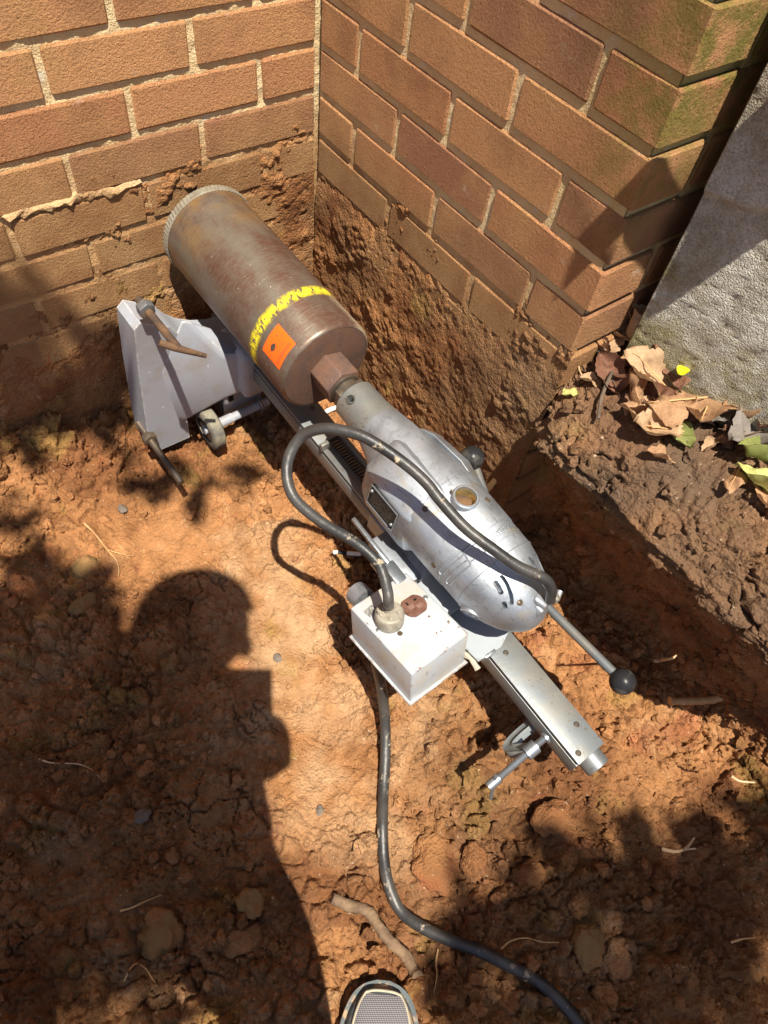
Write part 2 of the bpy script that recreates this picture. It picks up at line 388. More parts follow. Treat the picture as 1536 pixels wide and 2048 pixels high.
M['rubber'] = m_rubber(); M['rubber2'] = m_rubber(0.58)
M['black'] = simple('black_void', (0.006, 0.006, 0.006), (0.01, 0.009, 0.008), 50, 0.8)
M['plateblk'] = simple('nameplate_black', (0.016, 0.016, 0.017), (0.04, 0.038, 0.034), 120, 0.4, 0.2)
M['brown'] = simple('brown_bakelite', (0.10, 0.045, 0.035), (0.16, 0.085, 0.06), 60, 0.35)
M['orange'] = simple('orange_label', (0.92, 0.12, 0.012), (0.80, 0.11, 0.015), 40, 0.45, 0, 300, 0.05)
M['ink'] = simple('label_ink', (0.05, 0.035, 0.03), (0.10, 0.06, 0.045), 80, 0.6)
M['brass'] = simple('brass_thread', (0.45, 0.33, 0.13), (0.35, 0.24, 0.10), 40, 0.35, 0.8)
M['plugm'] = simple('plug_grey', (0.20, 0.175, 0.14), (0.32, 0.29, 0.235), 70, 0.5, 0.1)
M['wheel'] = simple('wheel_tyre', (0.20, 0.18, 0.13), (0.10, 0.095, 0.09), 45, 0.8, 0, 120, 0.4, 0.002)
M['silt'] = simple('silt', (0.30, 0.20, 0.11), (0.24, 0.13, 0.07), 45, 0.95, 0, 150, 0.6, 0.003)
M['stick'] = simple('stick_bark', (0.19, 0.125, 0.075), (0.11, 0.07, 0.045), 45, 0.85, 0, 110, 0.8, 0.004)
M['root'] = simple('root', (0.58, 0.36, 0.17), (0.46, 0.26, 0.11), 60, 0.8)
M['rootp'] = simple('pale_root', (0.56, 0.40, 0.24), (0.44, 0.29, 0.16), 60, 0.8)
M['cutwood'] = simple('cut_root', (0.74, 0.55, 0.24), (0.66, 0.45, 0.2), 60, 0.8)
M['plastic'] = simple('white_plastic', (0.72, 0.70, 0.64), (0.6, 0.56, 0.48), 40, 0.4)
M['stone'] = simple('olive_stone', (0.21, 0.135, 0.055), (0.24, 0.115, 0.045), 28, 0.95, 0, 120, 0.9, 0.005)
M['stone2'] = simple('grey_stone', (0.12, 0.095, 0.075), (0.17, 0.14, 0.115), 35, 0.8, 0, 140, 0.5, 0.003)
M['stone3'] = simple('clay_lump', (0.33, 0.155, 0.065), (0.26, 0.12, 0.055), 35, 0.92, 0, 140, 0.6, 0.003)
M['tan'] = m_leaf('leaf_tan', (0.46, 0.28, 0.155), (0.34, 0.185, 0.095))
M['pale'] = m_leaf('leaf_pale', (0.54, 0.37, 0.225), (0.42, 0.26, 0.145))
M['brn'] = m_leaf('leaf_brown', (0.20, 0.095, 0.055), (0.13, 0.06, 0.04), 0.1)
M['greyl'] = m_leaf('leaf_grey', (0.17, 0.15, 0.135), (0.23, 0.20, 0.17), 0.1)
M['green'] = m_leaf('leaf_green', (0.16, 0.20, 0.055), (0.30, 0.30, 0.10))
M['yel'] = m_leaf('leaf_yellow', (0.58, 0.56, 0.22), (0.40, 0.42, 0.12))
M['petal'] = m_leaf('leaf_bright_yellow', (0.90, 0.78, 0.02), (0.85, 0.72, 0.02), 0.1)
M['tree'] = m_leaf('leaf_tree', (0.06, 0.10, 0.025), (0.09, 0.13, 0.03), 0.2)
M['bark'] = simple('bark', (0.13, 0.095, 0.07), (0.08, 0.06, 0.045), 30, 0.9, 0, 60, 0.8, 0.006)
M['wood'] = simple('weathered_wood', (0.30, 0.23, 0.16), (0.23, 0.17, 0.12), 14, 0.8)
M['shirt'] = simple('shirt', (0.10, 0.13, 0.17), (0.08, 0.10, 0.14), 20, 0.9)
M['jeans'] = simple('jeans', (0.06, 0.075, 0.11), (0.08, 0.095, 0.13), 20, 0.9)
M['skin'] = simple('skin', (0.50, 0.30, 0.21), (0.46, 0.27, 0.19), 20, 0.5)
M['cap'] = simple('cap_cloth', (0.05, 0.05, 0.055), (0.07, 0.07, 0.075), 20, 0.9)
M['phone'] = simple('phone_black', (0.012, 0.012, 0.014), (0.016, 0.016, 0.018), 20, 0.25)
def m_yellow():
    n = N('yellow_paint_mark'); k = n.ramp(n.noise(170, 4, 0.75, n.mapping((1, 0.4, 1))), 0.43, 0.50)
    xyz = n.sep(n.co.outputs['Object'])
    tr = n.n('ShaderNodeBsdfTransparent'); mx = n.n('ShaderNodeMixShader')
    ed = n.math('ABSOLUTE', n.math('ADD', xyz[1], 0.262))
    fade = n.ramp(n.math('ADD', ed, n.math('MULTIPLY', n.noise(130, 4, 0.7), 0.008)), 0.010, 0.014, (1, 1, 1, 1), (0, 0, 0, 1))
    n.l(n.math('MULTIPLY', k, fade), mx.inputs[0]); n.l(tr.outputs[0], mx.inputs[1]); n.l(n.b.outputs[0], mx.inputs[2]); n.l(mx.outputs[0], n.out.inputs[0])
    return n.fin(n.mix(n.ramp(n.noise(200, 3), 0.4, 0.6), (0.80, 0.66, 0.02), (0.55, 0.44, 0.04)), 0.6)
M['yellow'] = m_yellow()
def m_shoe():
    n = N('shoe_mesh'); O = n.co.outputs['Object']
    wv = n.n('ShaderNodeTexVoronoi'); wv.inputs['Scale'].default_value = 420; wv.inputs['Randomness'].default_value = 0.0
    mp = n.n('ShaderNodeMapping'); mp.inputs['Rotation'].default_value = (0, 0, R_(45)); mp.inputs['Scale'].default_value = (1, 1.35, 0.001); n.l(O, mp.inputs[0]); n.l(mp.outputs[0], wv.inputs['Vector'])
    k = n.ramp(wv.outputs[0], 0.25, 0.5)
    return n.fin(n.mix(k, (0.26, 0.25, 0.265), (0.06, 0.055, 0.06)), 0.8, 0, n.bump(wv.outputs[0], -0.6, 0.002))
M['shoemesh'] = m_shoe()
M['shoerim'] = simple('shoe_rubber', (0.085, 0.10, 0.105), (0.30, 0.21, 0.135), 55, 0.6, 0, 160, 0.4, 0.002, 0.52, 0.6)

# ================================================================== the ground: one sheet, trench, bank and far grade
STEP = 0.0022
def seg_lin(a, b, st): return list(np.linspace(a, b, max(2, int(round(abs(b - a) / st)) + 1))[:-1])
def geo(a, b, st, k=1.35):
    out = []; x = a; d = st; sg = 1 if b > a else -1
    while sg * (b - x) > 0: out.append(x); x += sg * d; d *= k
    out.append(b); return out
CA = np.array([(-.35, 0), (-.2, .0), (-.06, .012), (-.02, .035), (.02, .08), (.05, .2), (.06, .3), (.07, .38), (.1, .44), (.2, .47), (.5, .48)])
CB = np.array([(-.35, 0), (-.15, .0), (0, .0), (.085, .02), (.10, .10), (.055, .23), (-.005, .335), (-.05, .375), (-.035, .415), (.08, .462), (.5, .48)])
CC = np.array([(-.35, 0), (-.15, .01), (0, .03), (.08, .07), (.13, .13), (.16, .21), (.16, .30), (.14, .38), (.18, .425), (.25, .465), (.5, .48)])
A_, B_, C_ = [], [], []
for i in range(len(CB) - 1):
    L = np.linalg.norm(CB[i + 1] - CB[i]); st = STEP if i < 9 else STEP * 2.5
    k = max(3, int(L / st))
    for j in range(k):
        t = j / k
        for src, dst in ((CA, A_), (CB, B_), (CC, C_)):
            # smooth (catmull) along the control polygon
            p0 = src[max(i - 1, 0)]; p1 = src[i]; p2 = src[i + 1]; p3 = src[min(i + 2, len(src) - 1)]
            dst.append(0.5 * (2 * p1 + (p2 - p0) * t + (2 * p0 - 5 * p1 + 4 * p2 - p3) * t * t + (3 * p1 - p0 - 3 * p2 + p3) * t ** 3))
left = [(-x, 0.0) for x in reversed(geo(1.20, 80, 0.02))] + [(x, 0.0) for x in seg_lin(-1.20, -.35, STEP)][1:]
right = [(x, .48) for x in geo(.5, 80, 0.03)]
PA, PB, PC = [np.array(left + list(map(tuple, q)) + right) for q in (A_, B_, C_)]
ys = np.array(list(reversed(geo(0.03, 60, 0.02)))[:-1] + seg_lin(0.03, -1.48, STEP) + geo(-1.48, -80, 0.01))
nx, ny = len(PA), len(ys)
yy = ys[None, :]
lipn = fbm(np.stack([np.zeros(ny), ys, np.zeros(ny)], 1), 4.0, 4, 91) * 0.03
wB = sstep(-.54, -.66, yy); wC = sstep(-1.02, -1.30, yy)
X = np.zeros((nx, ny, 3))
for k in (0, 1):
    base = PA[:, k:k + 1] * (1 - wB) + (PB[:, k:k + 1] * (1 - wC) + PC[:, k:k + 1] * wC) * wB
    X[:, :, 0 if k == 0 else 2] = base
bankm = sstep(-.1, .05, X[:, :, 2] / .4) * (X[:, :, 0] < .5)
X[:, :, 0] += lipn[None, :] * sstep(0.05, .3, X[:, :, 2]) * wB
X[:, :, 1] = yy
grade = 0.48
rim = np.maximum(sstep(-1.75, -2.3, X[:, :, 1]), sstep(-1.7, -2.4, X[:, :, 0]) * (X[:, :, 1] < 0.02))
X[:, :, 2] = X[:, :, 2] * (1 - rim) + grade * rim
# soil ramps up towards the back wall on the left, and against it generally
X[:, :, 2] += 0.105 * np.exp(-((X[:, :, 0] + .72) / .20) ** 2) * sstep(-.22, 0.0, X[:, :, 1]) * (X[:, :, 1] < .06)
X[:, :, 2] += 0.035 * sstep(-.13, 0.0, X[:, :, 1]) * (1 - rim) * (X[:, :, 0] < 0)
P0 = X.reshape(-1, 3).copy()
view = (P0[:, 0] > -1.25) & (P0[:, 0] < .55) & (P0[:, 1] < .06) & (P0[:, 1] > -1.55)
du = np.gradient(X, axis=0); dv = np.gradient(X, axis=1)
nrm = np.cross(dv, du).reshape(-1, 3); nrm /= np.linalg.norm(nrm, axis=1, keepdims=True) + 1e-12
nrm[nrm[:, 2] < -0.9] *= -1
Pv = P0[view]; xv, yv, zv = Pv.T
# smooth trodden patch in the sun, crumbly elsewhere
def blob(u, v, r, z=0.0):
    c = atz(u, v, z); return np.exp(-(((xv - c.x) ** 2 + (yv - c.y) ** 2) / r ** 2))
smooth = np.clip(blob(590, 1300, .13) + blob(640, 1560, .11) + blob(300, 1080, .10) + 0.7 * blob(480, 1120, .10), 0, 1)
crumb = np.clip(1 - smooth, 0, 1)
bank = sstep(.06, .16, zv) * (yv < -.52) * sstep(.43, .38, zv)
ledge = sstep(.36, .40, zv) * sstep(-.54, -.6, yv)
D = 0.014 * fbm(Pv, 5.5, 2, 1) + 0.007 * fbm(Pv, 16, 2, 3)
w1, w2, wid = worley(Pv + 0.02 * np.stack([fbm(Pv, 9, 2, 11), fbm(Pv, 9, 2, 12), fbm(Pv, 9, 2, 13)], 1), 13, 5)
def clod(f1, f2, idv, e=.22): return (sstep(0, e, f2 - f1) * (.35 + .65 * idv) + .5 * np.clip(.8 - f1, 0, 1)) * sstep(.25, .6, idv)
pat = sstep(-.25, .25, fbm(Pv, 5, 3, 15)); cr = crumb * (.5 + .6 * pat)
D += cr * 0.016 * clod(w1, w2, wid, .3) * (1 - .6 * bank) * (1 - .75 * ledge)
q1, q2, qid = worley(Pv + 0.012 * np.stack([fbm(Pv, 25, 2, 21), fbm(Pv, 25, 2, 22), fbm(Pv, 25, 2, 23)], 1), 36, 6)
D += (.10 + cr) * 0.0145 * clod(q1, q2, qid) * (1 - .55 * ledge) * (1 - .75 * bank) - .004 * cr
r1, r2, rid = worley(Pv + .004 * np.stack([fbm(Pv, 80, 2, 24), fbm(Pv, 80, 2, 25), fbm(Pv, 80, 2, 26)], 1), 100, 8)
D += (0.16 + 0.9 * cr) * 0.0062 * clod(r1, r2, rid) * (1 - .7 * bank)
u1, u2, uid = worley(Pv, 210, 9); D += (0.12 + 0.9 * cr) * 0.0032 * clod(u1, u2, uid) * (1 - .6 * bank)
D += (0.35 + .65 * crumb) * 0.0045 * fbm(Pv, 42, 3, 31) + 0.0020 * fbm(Pv, 190, 2, 35)
# shrinkage cracks
k1, k2, _ = worley(Pv + 0.03 * np.stack([fbm(Pv, 22, 3, 41), fbm(Pv, 22, 3, 42), fbm(Pv, 22, 3, 43)], 1), 17, 44)
ck = sstep(.050, .0, k2 - k1) * sstep(-.02, .22, fbm(Pv, 7, 2, 45))
D -= ck * 0.013
j1, j2, _ = worley(Pv + 0.015 * np.stack([fbm(Pv, 50, 2, 51), fbm(Pv, 50, 2, 52), fbm(Pv, 50, 2, 53)], 1), 48, 54)
D -= sstep(.07, .0, j2 - j1) * sstep(-.05, .25, fbm(Pv, 9, 2, 55)) * 0.006
# scrape marks along the dug faces
scr = fbm(Pv * np.array([1, .12, 1]), 60, 3, 61) + .8 * fbm(Pv * np.array([1, .2, 1]), 22, 2, 62)
D += bank * 0.013 * scr
D += 0.012 * blob(1350, 1380, .07) * (1 + .5 * fbm(Pv, 20, 2, 71)) + .018 * blob(1100, 1230, .03) 
D -= ledge * .55 * ((0.16 + 0.9 * cr) * 0.0062 * clod(r1, r2, rid) + (0.12 + 0.9 * cr) * 0.0032 * clod(u1, u2, uid))
D *= sstep(.06, .02, yv)
P1 = P0.copy(); P1[view] += nrm[view] * D[:, None]
far = ~view
P1[far, 2] += 0.03 * fbm(P0[far], 0.9, 3, 81)
me = grid_mesh('ground', P1.reshape(nx, ny, 3))
# earth colours
def colmap(P, led):
    n1 = fbm(P, 4.5, 4, 101); n2 = fbm(P, 11, 4, 105); n3 = fbm(P, 30, 3, 109)
    clay = np.array([.52, .245, .095]); brown = np.array([.29, .12, .045]); ochre = np.array([.48, .28, .085]); red = np.array([.37, .115, .048]); top = np.array([.135, .095, .065]); buff = np.array([.60, .37, .195])
    c = clay + (brown - clay) * sstep(-.05, .35, n1 + .4 * n2)[:, None]
    c = c + (buff - c) * (sstep(.1, .45, -n1 + .3 * n3) * .7)[:, None]
    c = c + (ochre - c) * (sstep(.28, .5, n2 - .2 * n1) * .8)[:, None]
    c = c + (red - c) * (sstep(.30, .55, -n2 + .35 * n3) * .6)[:, None]
    c = c * (1 + .28 * np.clip(n3, -.6, .6))[:, None]
    c = c + (top - c) * led[:, None]
    return np.clip(c, .01, .9)
led = np.zeros(len(P1)); led[view] = np.clip(ledge * 1.1 + .55 * sstep(.25, .36, zv) * bank, 0, 1) * (0.75 + .5 * np.clip(fbm(Pv, 8, 3, 111), -.5, .5))
led[far] = 0.5 * (P0[far, 2] > .3)
col = colmap(P1, np.clip(led, 0, 1))
# shade put into the clay colour where shadows cover the floor
shade_tone = np.zeros(len(P1)); shade_tone[view] = np.clip(.9 * blob(1250, 1850, .26) + .9 * blob(950, 1540, .12) + .9 * blob(200, 1750, .30) + .7 * blob(560, 880, .09), 0, 1)
col *= (1 - .42 * shade_tone)[:, None]
dry_sunlit = np.zeros(len(P1)); dry_sunlit[view] = np.clip(blob(600, 1290, .14) + blob(640, 1500, .12) + .8 * blob(480, 1110, .08) + .6 * blob(800, 1650, .12), 0, 1) * sstep(-.3, .3, fbm(Pv, 12, 3, 141))  # pale dried patch, also lightened in colour to brighten the sunlit floor
col += (np.array([.66, .43, .24]) - col) * (.65 * dry_sunlit)[:, None]
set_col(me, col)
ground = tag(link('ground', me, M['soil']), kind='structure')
GV = P1.reshape(nx, ny, 3)
_gm = (P1[:, 0] > -1.2) & (P1[:, 0] < .5) & (P1[:, 1] > -1.5) & (P1[:, 1] < .03)
_cell = {}
for p in P1[_gm][::2]:
    k = (int(math.floor(p[0] / .008)), int(math.floor(p[1] / .008)))
    if k not in _cell or _cell[k] < p[2]: _cell[k] = p[2]
def gz(x, y, d=0.0):
    i, j = int(math.floor(x / .008)), int(math.floor(y / .008))
    v = [_cell[(i + a, j + b)] for a in (-1, 0, 1) for b in (-1, 0, 1) if (i + a, j + b) in _cell]
    return sorted(v)[len(v) // 2] if v else d
def onground(u, v, guess=0.0):
    z = guess
    for _ in range(8): p = atz(u, v, z); z = 0.5 * z + 0.5 * gz(p.x, p.y, z)
    return atz(u, v, z)

# loose crumbs of earth: nobody could count them
def lump_mesh(seed, sub=1):
    bm = bmesh.new(); bmesh.ops.create_icosphere(bm, subdivisions=sub, radius=1.0)
    co = np.array([v.co[:] for v in bm.verts]); nn = fbm(co, 1.5, 3, seed) * 1.1
    rr = np.random.RandomState(seed); sc = rr.uniform(.6, 1.15, 3)
    co = co * (1 + nn)[:, None] * sc
    f = np.array([[v.index for v in f.verts] for f in bm.faces]); bm.free(); return co, f
rs = np.random.RandomState(3)
var0 = [lump_mesh(s, 1) for s in range(6)]; var1 = [lump_mesh(s + 20, 2) for s in range(6)]
cand = np.where(view)[0]
wgt = crumb ** 1.5 * (0.25 + sstep(-.1, .4, fbm(Pv, 6, 2, 121))) * (1 - .75 * bank); 
cellarea = 1.0
prob = wgt / wgt.sum()
NC = 13000
pick = rs.choice(cand, NC, p=prob)
COs, Fs, CLs = [], [], []; off = 0
for i in pick:
    r = min(.0090, .0014 * (1 + rs.pareto(1.6)))
    co, f = (var1 if r > .0045 else var0)[rs.randint(6)]
    a = rs.rand(3) * 6.28; Rm = np.array(Euler(a).to_matrix())
    cc = (co * r) @ Rm.T + P1[i] + nrm[i] * r * .35
    COs.append(cc); Fs.append(f + off); off += len(co)
    CLs.append(np.repeat((col[i] * rs.uniform(.70, 1.3))[None], len(co), 0))
me = np_mesh('soil_crumbs', np.concatenate(COs), np.concatenate(Fs)); set_col(me, np.concatenate(CLs))
me.polygons.foreach_set('use_smooth', np.zeros(len(me.polygons), dtype=bool))
tag(link('soil_crumbs', me, M['soil']), 'loose crumbs of red-brown clay scattered over the trench floor', 'soil', kind='stuff')

# ================================================================== brick walls
B, CH, Z0 = 0.2032, 0.0675, 0.62
JT = 0.0098
def brick_mesh(L, seed):
    """stretcher of length L along x, depth .092 in y (front at y=0, body behind), height .057"""
    bm = bmesh.new(); bbox(bm, (0, 0, 0), (L, .092, CH - JT), bev=.0028, seg=1)
    rr = random.Random(seed)
    for v in bm.verts: v.co += V((rr.uniform(-1, 1) * .0011, rr.uniform(-1, 1) * .0006, rr.uniform(-1, 1) * .0009))
    bmesh.ops.translate(bm, vec=(0, .046, 0), verts=bm.verts)
    me = mesh_from(bm, 'brick', True, 25); me.materials.append(M['brick']); return me
STR = [brick_mesh(B - JT, s) for s in range(7)]; HDR = [brick_mesh(.092, s + 20) for s in range(5)]; TQ = [brick_mesh(.147, s + 40) for s in range(3)]
rb = random.Random(5)
def lay(parent, mat_rot, kind, loc):
    me = rb.choice({'s': STR, 'h': HDR}[kind]); o = bpy.data.objects.new('brick', me); COL.objects.link(o); o.parent = parent
    o.matrix_local = Matrix.Translation(loc) @ mat_rot @ Euler((rb.uniform(-.003, .003), rb.uniform(-.008, .008), rb.uniform(-.004, .004))).to_matrix().to_4x4()
    return o
wl = tag(empty('brick_wall', (0, 0, 0)), 'long brick wall face behind the core bit, lower courses caked with earth', 'brick wall')
wr = tag(empty('brick_wall', (0, 0, 0)), 'short projecting brick wall with mossy free corner beside the concrete', 'brick wall')
I4 = Matrix.Identity(4); RT = Matrix.Rotation(R_(-90), 4, 'Z')   # right wall: local +y (into wall) -> +x
for k in range(-10, 26):
    zc = Z0 + (k + .5) * CH
    # left wall, faces -y; the corner brick butts into the other wall
    off_ = 0.0 if k % 2 == 0 else -.5 * B
    x = off_
    if k % 2: lay(wl, I4, 'h', (-.25 * B, rb.uniform(-.001, .0012), zc))
    while x > -1.75:
        lay(wl, I4, 's', (x - .5 * B, rb.uniform(-.0007, .0007), zc)); x -= B
    # right wall, faces -x
    if k % 2 == 0:
        lay(wr, RT, 'h', (rb.uniform(-.0006, .0004), -.25 * B, zc)); a = -.5 * B
        for j in range(2): lay(wr, RT, 's', (rb.uniform(-.0006, .0004), a - (j + .5) * B, zc))
        # header on this face = end of a stretcher running along the return face
        o = lay(wr, I4, 's', (.5 * (B - JT), -3 * B + JT * .5 + rb.uniform(-.001, .001), zc))
    else:
        for j in range(3): lay(wr, RT, 's', (rb.uniform(-.0006, .0004), -(j + .5) * B, zc))
        lay(wr, I4, 's', (.092 + JT + .5 * (B - JT), -3 * B + JT * .5, zc))
def rough_box(name, c, sz, par, face, seed, amp=.0017):
    """mortar core: the seen face is a fine uneven sheet, the rest a plain box set just behind it"""
    bm = bmesh.new(); bbox(bm, (c[0] + (.003 if face == 'x' else 0), c[1] + (.003 if face == 'y' else 0), c[2]), sz); o = part(name, bm, M['mortar'], par, False)
    L = sz[0] if face == 'y' else sz[1]; zz = np.concatenate([np.arange(0, 1.05, .005), np.arange(1.05, 2.42, .03)])
    uu, vv = np.meshgrid(np.linspace(-L / 2, L / 2, int(L / .005)), zz, indexing='ij'); z = np.zeros_like(uu)
    F = np.stack([c[0] + uu, c[1] - sz[1] / 2 + z, vv], -1) if face == 'y' else np.stack([c[0] - sz[0] / 2 + z, c[1] + uu, vv], -1)
    G = F.reshape(-1, 3); d = amp * fbm(G, 60, 3, seed) * 1.6 + amp * fbm(G, 12, 2, seed + 4)
    d -= .0011 * sstep(.50, .40, G[:, 2] + .05 * fbm(G, 5, 2, seed + 8)); G[:, 1 if face == 'y' else 0] += d
    link('mortar_joints', grid_mesh('mortar_joints', G.reshape(F.shape)), M['mortar'], par)
rough_box('mortar', (-.86, .0539, 1.19), (1.74, .10, 2.48), wl, 'y', 500)
rough_box('mortar', (.0528, -.300, 1.185), (.10, .594, 2.47), wr, 'x', 520, .0007)
bm = bmesh.new(); bbox(bm, (.20, -.5525, 1.185), (.21, .0965, 2.47)); part('mortar', bm, M['mortar'], wr, False)
# mortar smears that squeezed out over some joints
def smear(parent, pts, rad, rot):
    bm = bmesh.new(); tube(bm, catmull(pts, 5), rad, 8)
    co = np.array([v.co[:] for v in bm.verts]); nn = fbm(co, 90, 4, 131) * .007
    for v, d in zip(bm.verts, nn): v.co += V((d, d, d * 1.5)) + V((.0030, .0030, 0))
    return part('mortar_smear', bm, M['mortar'], parent)
zb = Z0 - 2 * CH
smear(wl, [aty(u, v, .0005) for u, v in ((0, 437), (70, 420), (137, 401), (200, 387), (278, 366))], .0062, 0)

# ------------------------------------------------------------------ dried mud still clinging to the buried brickwork
def mud_sheet(name, o, ax_u, lu, z0, z1, nrm_, thr, seed, label):
    st = .0031; nu = int(lu / st); nv = int((z1 - z0) / st)
    uu, vv = np.meshgrid(np.arange(nu) * st, z0 + np.arange(nv) * st, indexing='ij')
    P = np.array(o)[None, None] + np.array(ax_u)[None, None] * uu[:, :, None] + np.array((0, 0, 1.))[None, None] * vv[:, :, None]
    F = P.reshape(-1, 3)
    z = F[:, 2]
    d = 0.007 * fbm(F, 7, 3, seed) + .0050 * fbm(F, 28, 4, seed + 5) + .0034 * fbm(F, 120, 3, seed + 9)
    gate = sstep(-.05, .30, fbm(F, 10, 3, seed + 60)); ridges = 1 - np.abs(fbm(F * np.array([1, 1, 1.6]), 34, 3, seed + 70)) * 2.6
    d += gate * .006 * np.clip(ridges, 0, 1)
    a1, a2, aid = worley(F + .01 * np.stack([fbm(F, 30, 2, seed + 15)] * 3, 1), 40, seed + 7); d += gate * .013 * np.clip(.7 - a1, 0, 1) * sstep(.45, .8, aid)
    b1, b2, bid = worley(F, 110, seed + 8); d += (.35 + gate) * .0055 * np.clip(.75 - b1, 0, 1) * sstep(.3, .6, bid)
    d += thr(F)
    kf = .72 if nrm_[1] < -.5 else .5; d = np.where(d > .001, .001 + (d - .001) * kf, d); d = np.minimum(d, .022 + .004 * fbm(F, 50, 2, seed + 30))
    Q = F + np.array(nrm_)[None] * d[:, None]
    keep = (d > -.0035).reshape(nu, nv)
    idx = np.arange(nu * nv).reshape(nu, nv)
    q = np.stack([idx[:-1, :-1], idx[1:, :-1], idx[1:, 1:], idx[:-1, 1:]], -1)
    kk = keep[:-1, :-1] | keep[1:, 1:] | keep[1:, :-1] | keep[:-1, 1:]
    q = q[kk].reshape(-1, 4)
    me = np_mesh(name, Q, q)
    cl = colmap(F, np.zeros(len(F)))
    cl = cl * .92; t = np.array([.45, .275, .13]); cl += (t - cl) * (.45 * sstep(-.2, .3, fbm(F, 9, 3, seed + 40)))[:, None]
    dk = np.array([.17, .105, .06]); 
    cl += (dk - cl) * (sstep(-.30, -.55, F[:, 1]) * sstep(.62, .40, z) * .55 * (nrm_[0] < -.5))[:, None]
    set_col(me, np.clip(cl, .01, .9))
    return tag(link(name, me, M['mud']), label, 'mud', kind='stuff')
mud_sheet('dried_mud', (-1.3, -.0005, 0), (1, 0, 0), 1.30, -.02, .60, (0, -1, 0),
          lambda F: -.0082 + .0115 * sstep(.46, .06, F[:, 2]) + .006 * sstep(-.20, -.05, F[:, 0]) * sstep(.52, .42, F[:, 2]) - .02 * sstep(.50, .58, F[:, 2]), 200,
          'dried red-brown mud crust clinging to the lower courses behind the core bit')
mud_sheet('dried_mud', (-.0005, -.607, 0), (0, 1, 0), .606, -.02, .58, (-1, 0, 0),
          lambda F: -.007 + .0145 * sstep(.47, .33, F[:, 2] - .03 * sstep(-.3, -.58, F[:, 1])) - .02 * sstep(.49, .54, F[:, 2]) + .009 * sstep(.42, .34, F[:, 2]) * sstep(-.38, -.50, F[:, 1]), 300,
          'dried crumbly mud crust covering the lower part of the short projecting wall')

# ================================================================== concrete wall at the right
nu, nv = 260, 300
uu, vv = np.meshgrid(np.linspace(0, 1.9, nu), np.concatenate([np.linspace(.30, 1.1, 220), np.linspace(1.11, 1.75, 80)]), indexing='ij')
dirc = np.array([.215, -.9766]); 
F = np.stack([.082 + dirc[0] * uu, -.632 + dirc[1] * uu, vv], -1).reshape(-1, 3)
d = .003 * fbm(F, 6, 3, 401) + .0014 * fbm(F, 40, 4, 405) + .0022 * fbm(F, 150, 3, 409)
upper = sstep(0, .012, F[:, 2] - (.705 + .16 * (-.637 - F[:, 1]) + .01 * fbm(F, 14, 3, 411)))
d += .010 * upper
F2 = F + np.array([-.9766, -.215, 0])[None] * d[:, None]
Xc = F2.reshape(nu, nv, 3)
edge = Xc[0].copy(); back = edge + np.array([.45, .0, 0]); mid = edge + np.array([.006, .004, 0])
Xc = np.concatenate([back[None], mid[None], Xc], 0)
me = grid_mesh('concrete_wall', Xc)
me.set_sharp_from_angle(angle=R_(60))
tag(link('concrete_wall', me, M['concrete']), 'rough cast pale concrete wall with mossy stains, right of the brick corner', 'concrete wall')

# ================================================================== the core drill rig
RO = V((-.226, -.027, .394)); RD = V((.0206, -.9979, -.0618)).normalized()
ey = -RD; ex = ey.cross(V((0, 0, 1))).normalized(); ez = ex.cross(ey)
rig = empty('core_drill', RO)
RM = Matrix((ex, ey, ez)).transposed().to_4x4(); RM.translation = RO
rig.matrix_world = RM
tag(rig, 'rail-mounted core drill with fat steel bit aimed at the brick wall', 'core drill')
RI = RM.inverted()
def loc(p): return RI @ V(p)                     # world -> rig
def P(lx, n, lz): return V((lx, -n, lz))
bpy.context.view_layer.update()

# ---- core bit
RB = .076
bm = bmesh.new()
lathe(bm, [(.30, RB - .005), (.012, RB - .005), (.012, RB), (.334, RB), (.3385, RB - .0018), (.340, RB - .004)], 96, cap0=True, cap1=False)
bit = part('core_bit', bm, M['bit'], rig)
bm = bmesh.new(); lathe(bm, [(.3396, RB - .0045), (.3404, RB - .008), (.3404, 0)], 96, cap0=False); part('end_face', bm, M['face'], bit)
bm = bmesh.new(); seg = 150; rings = []
for n, r0 in ((-.001, RB - .005), (-.001, RB), (.0, RB + .0016), (.011, RB + .0016), (.0122, RB + .0002)):
    rings.append([bm.verts.new(((r0 + (.0009 if (k % 2 and r0 > RB) else 0)) * math.cos(2 * math.pi * (k + n * 60) / seg), -n, (r0 + (.0009 if (k % 2 and r0 > RB) else 0)) * math.sin(2 * math.pi * (k + n * 60) / seg))) for k in range(seg)])
for a, b in zip(rings[:-1], rings[1:]):
    for k in range(seg): bm.faces.new((a[k], b[k], b[(k + 1) % seg], a[(k + 1) % seg]))
part('serrated_rim', bm, simple('rim_metal', (0.32, 0.30, 0.24), (0.22, 0.19, 0.14), 40, 0.5, 0.4), bit, True, 25)
def patch(n0, n1, a0, a1, r, nn=14, na=24, warp=None):
    bm = bmesh.new(); g = []
    for i in range(nn + 1):
        row = []
        for j in range(na + 1):
            n = n0 + (n1 - n0) * i / nn; a = a0 + (a1 - a0) * j / na
            if warp: n, a = warp(n, a, i / nn, j / na)
            row.append(bm.verts.new((r * math.cos(a), -n, r * math.sin(a))))
        g.append(row)
    for i in range(nn):
        for j in range(na): bm.faces.new((g[i][j], g[i + 1][j], g[i + 1][j + 1], g[i][j + 1]))
    return bm
part('yellow_paint_mark', patch(.245, .279, R_(38), R_(206), RB + .0003, 20, 90), M['yellow'], bit)
SA0, SA1, SN0, SN1 = R_(128), R_(163), .283, .327
lab = part('label_sticker', patch(SN0, SN1, SA0, SA1, RB + .0004), M['orange'], bit)
lab['label'] = 'bright orange sticker with a small dark diamond mark'
